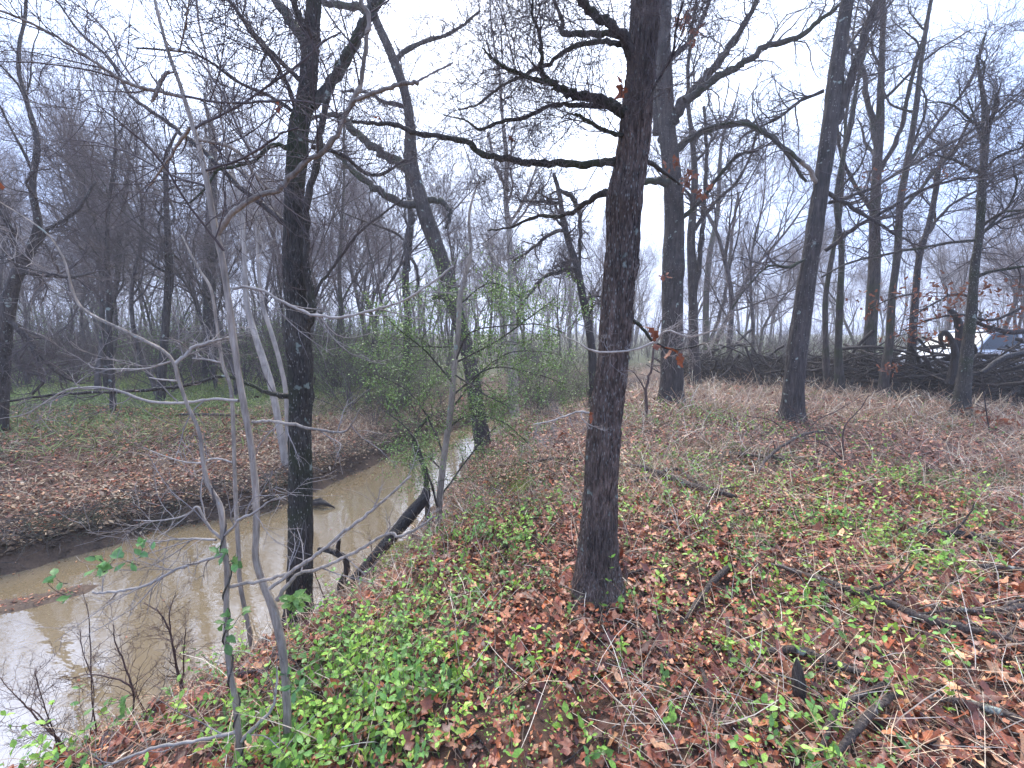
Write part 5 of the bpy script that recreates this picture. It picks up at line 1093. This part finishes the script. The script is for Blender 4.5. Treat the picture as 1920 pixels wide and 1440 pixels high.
# tan grass on the far bank
x = r.uniform(-8, .2, 38000); y = r.uniform(4.0, 13, 38000); df = seg_dist(x, y, FAR); dn = seg_dist(x, y, NEAR); k_ = (df < dn) & (df > .1) & (df < 3) & ~in_creek(x, y); blades(a, x[k_], y[k_], r, (.08, .3), .005, .9, SC_[[0, 1, 2, 4]] * .9, 4, droop=.7)
o = a.build('dry_grass', M['straw'], None, False); tag(o, 'scattered dry tan grass stalks standing in the leaf litter', kind='stuff')
a = Acc(); r = np.random.default_rng(202)
x = r.uniform(-2.6, 4.8, 14000); y = r.uniform(.8, 4.2, 14000); x, y = keep(x, y, r, np.clip(-1.3 + 3 * fbm(x * 1.6 + 50, y * 1.6, o=2), .02, 1) * .6 + .12 * green_density(x, y), .03); blades(a, x, y, r, (.03, .1), .0028, .6, GC, 4)
x, y = region(22000, 600, 2200, 3.8, 13, r, .9); x, y = keep(x, y, r, np.clip(-1.1 + 2.8 * fbm(x * .8 + 50, y * .8, o=2), .02, 1), .1); blades(a, x, y, r, (.05, .16), .006, .7, GC, 3)
x, y = region(60000, -500, 760, 5.5, 20, r, .7); df = seg_dist(x, y, FAR); x, y = keep(x, y, r, np.clip(sstep((df - 1.0) / 1.3) * (.25 + 1.6 * fbm(x * .5, y * .5, o=2)), 0, 1) * (seg_dist(x, y, NEAR) > df), .3); blades(a, x, y, r, (.08, .26), .012, .7, GC * np.array([1.9, 1.55, 1.7]), 3, droop=.5)
# grass tuft right of centre
for (px, py, n, s) in [(1750, 905, 420, .22), (1420, 1008, 120, .1), (880, 985, 160, .1), (1000, 950, 150, .12), (1870, 905, 200, .2), (1800, 960, 260, .35), (1340, 770, 200, .3), (770, 1110, 140, .07), (1150, 1125, 150, .07), (1125, 1130, 100, .06)]:
    g = ground(px, py); blades(a, g[0] + r.normal(size=n) * s, g[1] + r.normal(size=n) * s * .6, r, (.06, .2), .004, .6, GC, 5, droop=.7)
o = a.build('green_grass', M['grass'], None, False); tag(o, 'fine green grass and forbs growing through the leaves', kind='stuff')
# ------------------------------------------------------------------ low green vine cover
def sprigs(a, st, x, y, r, ln=(.10, .36), leaf=(.022, .05), K=6, up=1.0, cols=None, tpl=OVAL, nleaf=2, wid=.30, lean=.8):
    n = len(x)
    if n == 0: return
    cols = GCV if cols is None else cols
    P = np.zeros((n, K, 3)); P[:, 0] = np.stack([x, y, H(x, y)], 1); d = norm(np.stack([r.normal(size=n) * lean, r.normal(size=n) * lean, np.full(n, up)], 1)); L0 = r.uniform(*ln, n)
    for k_ in range(1, K): d = norm(d + r.normal(size=(n, 3)) * .2 + [0, 0, -.04]); P[:, k_] = P[:, k_ - 1] + d * (L0 / (K - 1))[:, None]
    P[:, 1:, 2] = np.maximum(P[:, 1:, 2], H(P[:, 1:, 0].ravel(), P[:, 1:, 1].ravel()).reshape(n, K - 1) + .012)
    v, q = tubes(P, np.full((n, K), .0011), 3); st.add(v, q, None, np.array([.2, .15, .1]))
    T = norm(P[:, 1:] - P[:, :-1]); base_col = cols[r.integers(0, len(cols), n)]
    for k_ in range(1, K):
        rv = norm(np.cross(T[:, k_ - 1], r.normal(size=(n, 3))))
        for s in ((1, -1) if nleaf == 2 else (1,)):
            D_ = norm(rv * s + T[:, k_ - 1] * .45 + [0, 0, .12]); Nn = norm(r.normal(size=(n, 3)) * .25 + [0, 0, 1]); sz = r.uniform(*leaf, n) * (1.1 - .08 * k_)
            tipf = .9 + .09 * k_
            leaves(a, tpl, P[:, k_], D_, Nn, sz, sz * wid * 2 * r.uniform(.8, 1.1, n), r.uniform(.05, .3, n), r.uniform(-.35, .1, n), base_col * tipf, .12, r)
GCV = np.array([[.19, .37, .055], [.26, .46, .065], [.12, .24, .045], [.34, .53, .085], [.15, .31, .07]])
a = Acc(); st = Acc(); r = np.random.default_rng(303)
x = r.uniform(-2.6, 3.8, 24000); y = r.uniform(.7, 4.2, 24000); gd = green_density(x, y); nn = fbm(x * 2.4, y * 2.4 + 9, o=2)
left = np.clip((.5 - x) / 1.2, 0, 1)
f = np.clip(gd * (.03 + 1.5 * sstep((nn - .46) * 6)), 0, 1) * .31 * (.45 + .55 * left) + .02; x, y = keep(x, y, r, f, .05); sprigs(a, st, x, y, r); print('sprigs', len(x))
x, y = region(9000, 900, 2100, 3.6, 9.5, r, .9); gd = green_density(x, y); x, y = keep(x, y, r, np.clip(gd, 0, 1) * .35 + .015, .1); sprigs(a, st, x, y, r, (.1, .3), (.03, .05), 4, tpl=OVAL2); print('sprigs2', len(x))
o = a.build('vine_leaves', M['green'], None, False); tag(o, 'bright green honeysuckle vines sprawling over the fallen leaves', kind='stuff')
o2 = st.build('vine_stems', M['straw'], None, True); tag(o2, 'thin trailing stems of the green honeysuckle', kind='stuff')
# tiny forbs (small leaved weeds)
a = Acc(); x = r.uniform(-1.4, 4.6, 16000); y = r.uniform(1.2, 5.2, 16000); f = np.clip(-1.0 + 2.6 * fbm(x * 1.9 + 70, y * 1.9, o=2), .0, 1) * .8 + .2 * green_density(x, y) * (x > -.3); x, y = keep(x, y, r, f * .8, .05)
n = len(x)
for k_ in range(5):
    az_ = r.uniform(0, 6.28, n); sz = r.uniform(.008, .02, n)
    leaves(a, QUAD, np.stack([x + r.normal(size=n) * .012, y + r.normal(size=n) * .012, H(x, y) + r.uniform(.01, .06, n)], 1), np.stack([np.cos(az_), np.sin(az_), np.full(n, .2)], 1), r.normal(size=(n, 3)) * .4 + [0, 0, 1], sz, sz * .55, .1, 0, GCV[r.integers(0, 5, n)] * .9, .15, r)
o = a.build('small_weeds', M['green'], None, False); tag(o, 'tiny green weeds dotted between the leaves', kind='stuff')
# scattered twigs on the ground
a = Acc(); n = 2600; x = r.uniform(-2.2, 5, n); y = r.uniform(.8, 7, n); x, y = keep(x, y, r, 1., .05); n = len(x)
K = 6; P = np.zeros((n, K, 3)); P[:, 0] = np.stack([x, y, H(x, y) + .015], 1); az_ = r.uniform(0, 6.28, n); d = np.stack([np.cos(az_), np.sin(az_), r.normal(size=n) * .1], 1); L0 = r.uniform(.05, .38, n)
for k_ in range(1, K):
    d = norm(d + r.normal(size=(n, 3)) * [.16, .16, .08]); P[:, k_] = P[:, k_ - 1] + d * (L0 / (K - 1))[:, None]
P[:, 1:, 2] = np.maximum(P[:, 1:, 2], H(P[:, 1:, 0].ravel(), P[:, 1:, 1].ravel()).reshape(n, K - 1) + .008)
a.add(*tubes(P, r.uniform(.0012, .0045, n)[:, None] * np.linspace(1, .5, K), 4)); o = a.build('twig_litter', M['stick']); tag(o, 'small dead twigs strewn over the leaf litter', kind='stuff')
# ------------------------------------------------------------------ single plants and leaves that stand out
def single_leaf(name, parent, pos, D_, Nn, Ln, Wd, col, tpl=OVAL, mat='green', fold=.15, curl=-.2):
    a = Acc(); leaves(a, tpl, np.array([pos]), np.array([D_]), np.array([Nn]), Ln, Wd, fold, curl, np.array([col]), 0.); return a.build(name, M[mat], parent, True)
def vine_cluster(label, px, py, Y, n, spread, size=(.03, .05), col=(.2, .36, .1)):
    size = (size[0] * .88, size[1] * .88)
    c, _ = at_y(px, py, Y); root = empty('honeysuckle_sprig', tuple(c), label=label, cat='vine')
    P1, R1 = grow(np.array([[c, c + [0, 0, .05]]]), np.full((1, 2), .0015), rng, max(3, n // 6), (0, 1), (1.0, .4), (spread * .7, spread * 1.3), 6, .25, .05, 1, .001)
    v, q = tubes(P1, R1, 5); mesh_obj('stem', v, q, None, M['limb'], root, None, True)
    for i in range(n):
        b = P1[rng.integers(len(P1)), rng.integers(1, 6)]; D_ = norm(rng.normal(size=3) + [0, 0, .2]); Nn = rng.normal(size=3) * .35 + [0, -.4, 1]
        Ln = rng.uniform(*size); single_leaf('leaf', root, b + rng.normal(size=3) * .004, D_, Nn, Ln, Ln * rng.uniform(.5, .62), np.array(col) * rng.uniform(.75, 1.2))
vine_cluster('bright green leafy sprig on the grey sapling in front of the mossy tree base', 545, 1150, ys - .06, 22, .07, (.035, .055), (.24, .42, .1))
vine_cluster('green leaves where the crooked sapling meets its left branch', 430, 1062, yt - .04, 12, .06, (.03, .05), (.16, .33, .1))
vine_cluster('green leaves low on the crooked sapling above the ground vines', 425, 1195, yt - .04, 14, .09, (.03, .05), (.15, .3, .08))
vine_cluster('leafy vine sprig at the tip of the low left branch over the water', 195, 1075, yt - .12, 14, .07, (.03, .05), (.18, .36, .1))
vine_cluster('green sprig hanging over the water left of the crooked sapling', 262, 1062, yt - .1, 11, .06, (.03, .05), (.17, .36, .12))
vine_cluster('lowest vine sprig trailing at far left above the muddy spit', 130, 1120, yt - .15, 9, .07, (.03, .045), (.16, .32, .09))
vine_cluster('tall leafy sprig standing in the vines at lower left over the water edge', 235, 1330, 1.75, 16, .1, (.03, .05), (.2, .38, .09))
vine_cluster('green leaves around the lower grey sapling trunk', 545, 1310, ys - .05, 16, .1, (.03, .05), (.13, .28, .09))
def forb(label, px, py, n=9, L0=(.05, .1), col=(.2, .36, .1)):
    g = ground(px, py); root = empty('leafy_plant', tuple(g), label=label, cat='plant')
    for i in range(n):
        t = i * 2.4 + rng.normal() * .3; D_ = [math.cos(t), math.sin(t), rng.uniform(.35, 1.1)]; Ln = rng.uniform(*L0)
        single_leaf('leaf', root, g + [0, 0, .004 * i], D_, [-math.cos(t) * .5, -math.sin(t) * .5, 1], Ln, Ln * .3, np.array(col) * rng.uniform(.8, 1.15), curl=-.35)
forb('fresh green rosette beside the curved thick stick near the bottom', 1610, 1345, 10, (.05, .09), (.24, .4, .12))
forb('green rosette in the vines right of the bottom centre', 1215, 1210, 9, (.04, .07), (.18, .32, .08))
forb('small leafy plant in litter left of the long fallen branch', 1392, 1105, 10, (.04, .07), (.18, .34, .1))
forb('small green plant at the lower right between two sticks', 1830, 1330, 7, (.035, .06), (.17, .3, .1))
forb('leafy weed at the bottom edge right of centre', 1700, 1420, 8, (.04, .06), (.18, .33, .1))
forb('low plant growing against the nearest oak on its left side', 1065, 1075, 9, (.03, .06), (.15, .3, .1))
def dry_leaf(label, px, py, Y=None, n=1, size=.1, col=(.55, .45, .34), parent=None, tpl=OAK, up=0):
    c = ground(px, py) + [0, 0, .03] if Y is None else at_y(px, py, Y)[0]
    for i in range(n):
        o = single_leaf('dry_leaf' if parent is None else 'dead_leaf', parent, c + rng.normal(size=3) * (.0 if n == 1 else size * .35), norm(rng.normal(size=3) + [0, 0, up]), rng.normal(size=3) + [0, -.6, .4], size * rng.uniform(.7, 1.1), size * (.3 if tpl is STRAP else rng.uniform(.4, .7)), np.array(col) * rng.uniform(.75, 1.15), tpl, 'deadleaf', .25, rng.normal() * .5)
        if parent is None: tag(o, label, 'leaf')
dry_leaf('curled whitish dry leaf standing on the bank by the shrub base', 845, 1010, None, 1, .12, (.62, .55, .46), None, STRAP, 1)
dry_leaf('small white dry leaf caught above the moss near the shrub', 862, 955, None, 1, .09, (.68, .6, .52), None, STRAP, .6)
dry_leaf('pale strap-like dry leaf in the litter at the bottom right', 1478, 1385, None, 1, .12, (.6, .5, .4), None, STRAP, .8)
dry_leaf('pale curled leaf standing in the vines at bottom left of centre', 692, 1280, None, 1, .09, (.55, .46, .36), None, STRAP, 1.2)
dry_leaf('two-lobed pale leaf on the long branch at the right edge', 1905, 1225, None, 1, .09, (.6, .48, .36), None, STRAP, .8)
dry_leaf('pale curled leaf above the long fallen branch', 1602, 1100, None, 1, .08, (.6, .48, .36), None, STRAP, 1.)
dry_leaf('orange-brown oak leaf upright on litter left of the oak base', 1035, 1030, None, 1, .085, (.42, .15, .07), None, OAK, 1)
# leaves still hanging in the trees
br = (.26, .085, .04)
for (tr_, px, py, Y, n, s) in [(A, 1172, 168, ya - .15, 3, .06), (A, 1230, 625, ya - .15, 4, .07), (A, 1258, 655, ya - .1, 4, .07), (A, 962, 272, ya + .2, 3, .05), (A, 697, 228, ya + .3, 2, .07), (B, 1290, 335, yb - 1.2, 16, .16), (B, 1262, 310, yb - 1, 8, .14), (B, 1315, 360, yb - 1.1, 10, .15), (B, 1283, 40, yb - 1, 16, .16), (B, 1300, 70, yb - 1, 10, .14), (B, 1245, 520, yb - .8, 5, .12), (A, 1045, 815, ya + .1, 2, .07), (S, 4, 355, ys - .3, 1, .07), (S, 522, 187, ys, 1, .05), (A, 1106, 780, ya - .15, 2, .05)]:
    dry_leaf('', px, py, Y, n, s, br, tr_.root)
# russet oak leaves hanging on low boughs at the right
rb = empty('leafy_dead_bough', tuple(at_y(1770, 560, 8.)[0]), label='russet dead leaves clinging to low boughs beside the black broken tree', cat='branch')
a = Acc(); r = np.random.default_rng(55)
for (px, py, Y, n, s) in [(1775, 555, 7.6, 60, .22), (1740, 590, 7.8, 40, .2), (1715, 625, 7.8, 50, .2), (1860, 610, 8, 60, .35), (1900, 600, 8.2, 40, .3), (1820, 545, 7.9, 30, .25), (1640, 570, 7.8, 26, .25), (1665, 690, 7.6, 20, .12), (1850, 780, 6.5, 26, .14), (1880, 790, 6.5, 16, .1), (1700, 540, 7.9, 26, .3), (1900, 540, 8, 40, .4), (1640, 335, 8, 20, .25), (1765, 330, 8.4, 16, .2)]:
    c = at_y(px, py, Y)[0]; pos = c + r.normal(size=(n, 3)) * [s, s, s * .45]
    leaves(a, OAK2, pos, r.normal(size=(n, 3)) - [0, 0, .6], r.normal(size=(n, 3)), r.uniform(.06, .11, n), r.uniform(.035, .06, n), .2, .2, np.array([.27, .1, .05]) * (1 + .25 * r.normal(size=(n, 1))), r=r)
o = a.build('leaves', M['deadleaf'], rb, False); o['kind'] = 'stuff'
a = Acc()
for pts, Y in [([(1920, 575, 9), (1860, 600, 8), (1800, 590, 6), (1740, 600, 5), (1690, 620, 3)], 7.9), ([(1830, 560, 8), (1790, 552, 6), (1740, 575, 5), (1700, 600, 3)], 7.8), ([(1930, 620, 16), (1890, 622, 15), (1850, 612, 12), (1820, 600, 8)], 8.2), ([(1716, 550, 5), (1670, 560, 4), (1630, 580, 3)], 7.9), ([(1860, 830, 4), (1852, 790, 3), (1845, 740, 3), (1840, 700, 2)], 6.4)]:
    P, R = trace(pts, Y, rng.uniform(-.3, .3), 6); a.add(*tubes(P, R, 6)); P1, R1 = grow(P[None], R[None], rng, 9, (.2, 1), (.8, .2), (.2, .6), 5, .2, .02, .5, .003); a.add(*tubes(P1, R1, 4)); P2, R2 = grow(P1, R1, rng, 5, (.2, 1), (.8, .2), (.1, .3), 4, .2, .02, .5, .002); a.add(*tubes(P2, R2, 3))
a.build('twigs', M['dark'], rb)
# hooked broken limbs standing in the pile
for lab, pts, Y in [('hooked black broken limb rising from the pile left of the snag tree', [(1788, 705, 16), (1790, 660, 16), (1785, 640, 14), (1770, 622, 12), (1763, 635, 9), (1772, 655, 7)], 8.6),
                    ('thick broken limb propped against the black snag tree', [(1780, 720, 18), (1795, 660, 20), (1800, 620, 20), (1790, 590, 16), (1778, 580, 8)], 8.7),
                    ('heavy dark log lying on top of the pile at the right edge', [(1840, 700, 12), (1880, 672, 14), (1930, 660, 16)], 8.4)]:
    along('broken_limb', lab, pts, Y, M['wet'], cat='branch', amp=.01)
# ------------------------------------------------------------------ dead bushes at the water's edge (left bottom)
def dead_bush(label, stems, Y, n1=13, L1=(.08, .3)):
    b, _ = at_y(stems[0][0][0], stems[0][0][1], Y); b[2] = h1(b[0], b[1]); root = empty('dead_bush', tuple(b), label=label, cat='shrub')
    for s_ in stems:
        s_ = to_ground(s_, Y)
        P, R = trace(s_, Y, rng.uniform(-.1, .1), 5, .2); R = R * .7; v, q = tubes(P, R, 6, cap=True); o = mesh_obj('stem', v, q, None, M['deadstem'], root, None, True)
        Pr, Rr = resample(P, R, 14); twigset(Pr[None], Rr[None], n1, L1, .8, .03, 3, .8, .0008, .12).build('twigs', M['deadstem'], o)
M['deadstem'] = plain('dead_stem', (.13, .075, .06), .8, (.06, .036, .03), 20)
dead_bush('branching reddish dead bush standing over the water left of the saplings', [[(345, 1300, 7), (330, 1240, 6), (320, 1190, 6), (300, 1150, 4), (270, 1130, 3)], [(340, 1300, 6), (322, 1200, 5), (318, 1150, 4), (330, 1110, 2)], [(343, 1280, 5), (345, 1220, 4), (348, 1180, 3)]], 2.4)
dead_bush('forked dark dead stem rising from the vines over the water', [[(275, 1345, 7), (250, 1290, 6), (232, 1240, 5), (215, 1200, 4), (213, 1170, 2)], [(248, 1290, 6), (205, 1270, 5), (160, 1265, 3), (120, 1280, 2)]], 2.1)
dead_bush('low reddish dead twigs at the lower left by the muddy edge', [[(115, 1395, 8), (80, 1360, 6), (50, 1325, 5), (15, 1290, 3), (0, 1270, 2)], [(105, 1390, 6), (85, 1330, 4), (65, 1260, 3)], [(110, 1390, 5), (60, 1330, 4), (20, 1330, 2)]], 2.0)
dead_bush('thin straight dead stalks beside the forked dead stem', [[(180, 1370, 5), (172, 1300, 4), (170, 1220, 4), (165, 1150, 3), (155, 1110, 2)], [(170, 1370, 4), (176, 1290, 3), (155, 1220, 3), (150, 1180, 2)]], 2.1, 5)
dead_bush('thin dead stems at the near waterline beside the leaning log', [[(640, 1130, 4), (670, 1100, 3), (700, 1060, 3), (735, 1010, 2)], [(620, 1150, 4), (600, 1100, 3), (585, 1060, 2)], [(690, 1130, 4), (700, 1080, 3), (695, 1010, 2)]], 3.3, 5)
dead_bush('tangle of bare stems at the foot of the leaning oak', [[(1500, 830, 5), (1530, 790, 4), (1570, 770, 3), (1620, 740, 2)], [(1490, 830, 5), (1450, 790, 4), (1400, 780, 3)], [(1510, 830, 5), (1560, 800, 3), (1600, 820, 2)], [(1505, 830, 4), (1500, 790, 3), (1480, 760, 2)]], 6.2, 7, (.15, .45))
dead_bush('bare twiggy sapling between the nearest oak and the straight oak', [[(1210, 790, 8), (1212, 730, 8), (1222, 690, 7), (1228, 640, 6), (1240, 600, 4)], [(1212, 740, 5), (1190, 700, 3), (1170, 690, 2)]], 7.0, 8, (.2, .5))
dead_bush('thin crooked dead stalk standing in litter at right of centre', [[(1582, 900, 6), (1580, 850, 6), (1584, 800, 5), (1610, 770, 4), (1630, 740, 3)], [(1580, 860, 5), (1540, 830, 4), (1490, 830, 3)]], 4.7, 5, (.1, .3))
# dark root mass at the bottom left corner
g = ground(60, 1425); n = 14
rm = empty('root_mass', tuple(g), label='black mass of muddy roots in the bottom left corner', cat='roots')
for i in range(n):
    t = i / n * 6.28; P = [g + [0, 0, .04]]; d = np.array([math.cos(t), math.sin(t), .3])
    for k_ in range(6): d = norm(d + rng.normal(size=3) * .3 + [0, 0, -.15]); P.append(P[-1] + d * .035)
    v, q = tubes(np.array(P), np.linspace(.03, .008, 7), 8, cap=True, disp=ridged(.004, 3, 30, i)); mesh_obj('root', v, q, None, M['wet'], rm, None, True)
# ------------------------------------------------------------------ haze
hm, ht_, hb = new_mat('haze_air'); ht_.nodes.remove(hb)
pv = ht_.nodes.new('ShaderNodeVolumePrincipled'); pv.inputs['Color'].default_value = (.97, .97, 1, 1); pv.inputs['Density'].default_value = HAZE_DENSITY; pv.inputs['Anisotropy'].default_value = .2
ht_.links.new(pv.outputs[0], ht_.nodes['Material Output'].inputs['Volume'])
x0, x1, y0, y1, z0, z1 = -151.5, 151.5, -40, 222, -5.2, 17.5
gm = np.array(list(bpy.data.objects['ground'].bound_box)); x0 = gm[:, 0].min() - 1; x1 = gm[:, 0].max() + 1; y0 = gm[:, 1].min() - 1; y1 = gm[:, 1].max() + 1; z0 = gm[:, 2].min() - 1
V = [(x, y, z) for z in (z0, z1) for y in (y0, y1) for x in (x0, x1)]
o = mesh_obj('haze', np.array(V), np.array([(0, 2, 3, 1), (4, 5, 7, 6), (0, 1, 5, 4), (2, 6, 7, 3), (0, 4, 6, 2), (1, 3, 7, 5)]), None, hm); tag(o, 'pale mist filling the wood', kind='stuff')
for ob in bpy.data.objects:
    if ob.name.split('.')[0] == 'twigs': ob['kind'] = 'stuff'
tot = 0
seen = set()
for ob in bpy.data.objects:
    if ob.type == 'MESH' and ob.data.name not in seen: seen.add(ob.data.name); tot += sum(1 for _ in ()) ; tot += len(ob.data.loops) - 2 * len(ob.data.polygons)
print('tris', tot, 'objects', len(bpy.data.objects), 'time', round(time.time() - T0, 1))
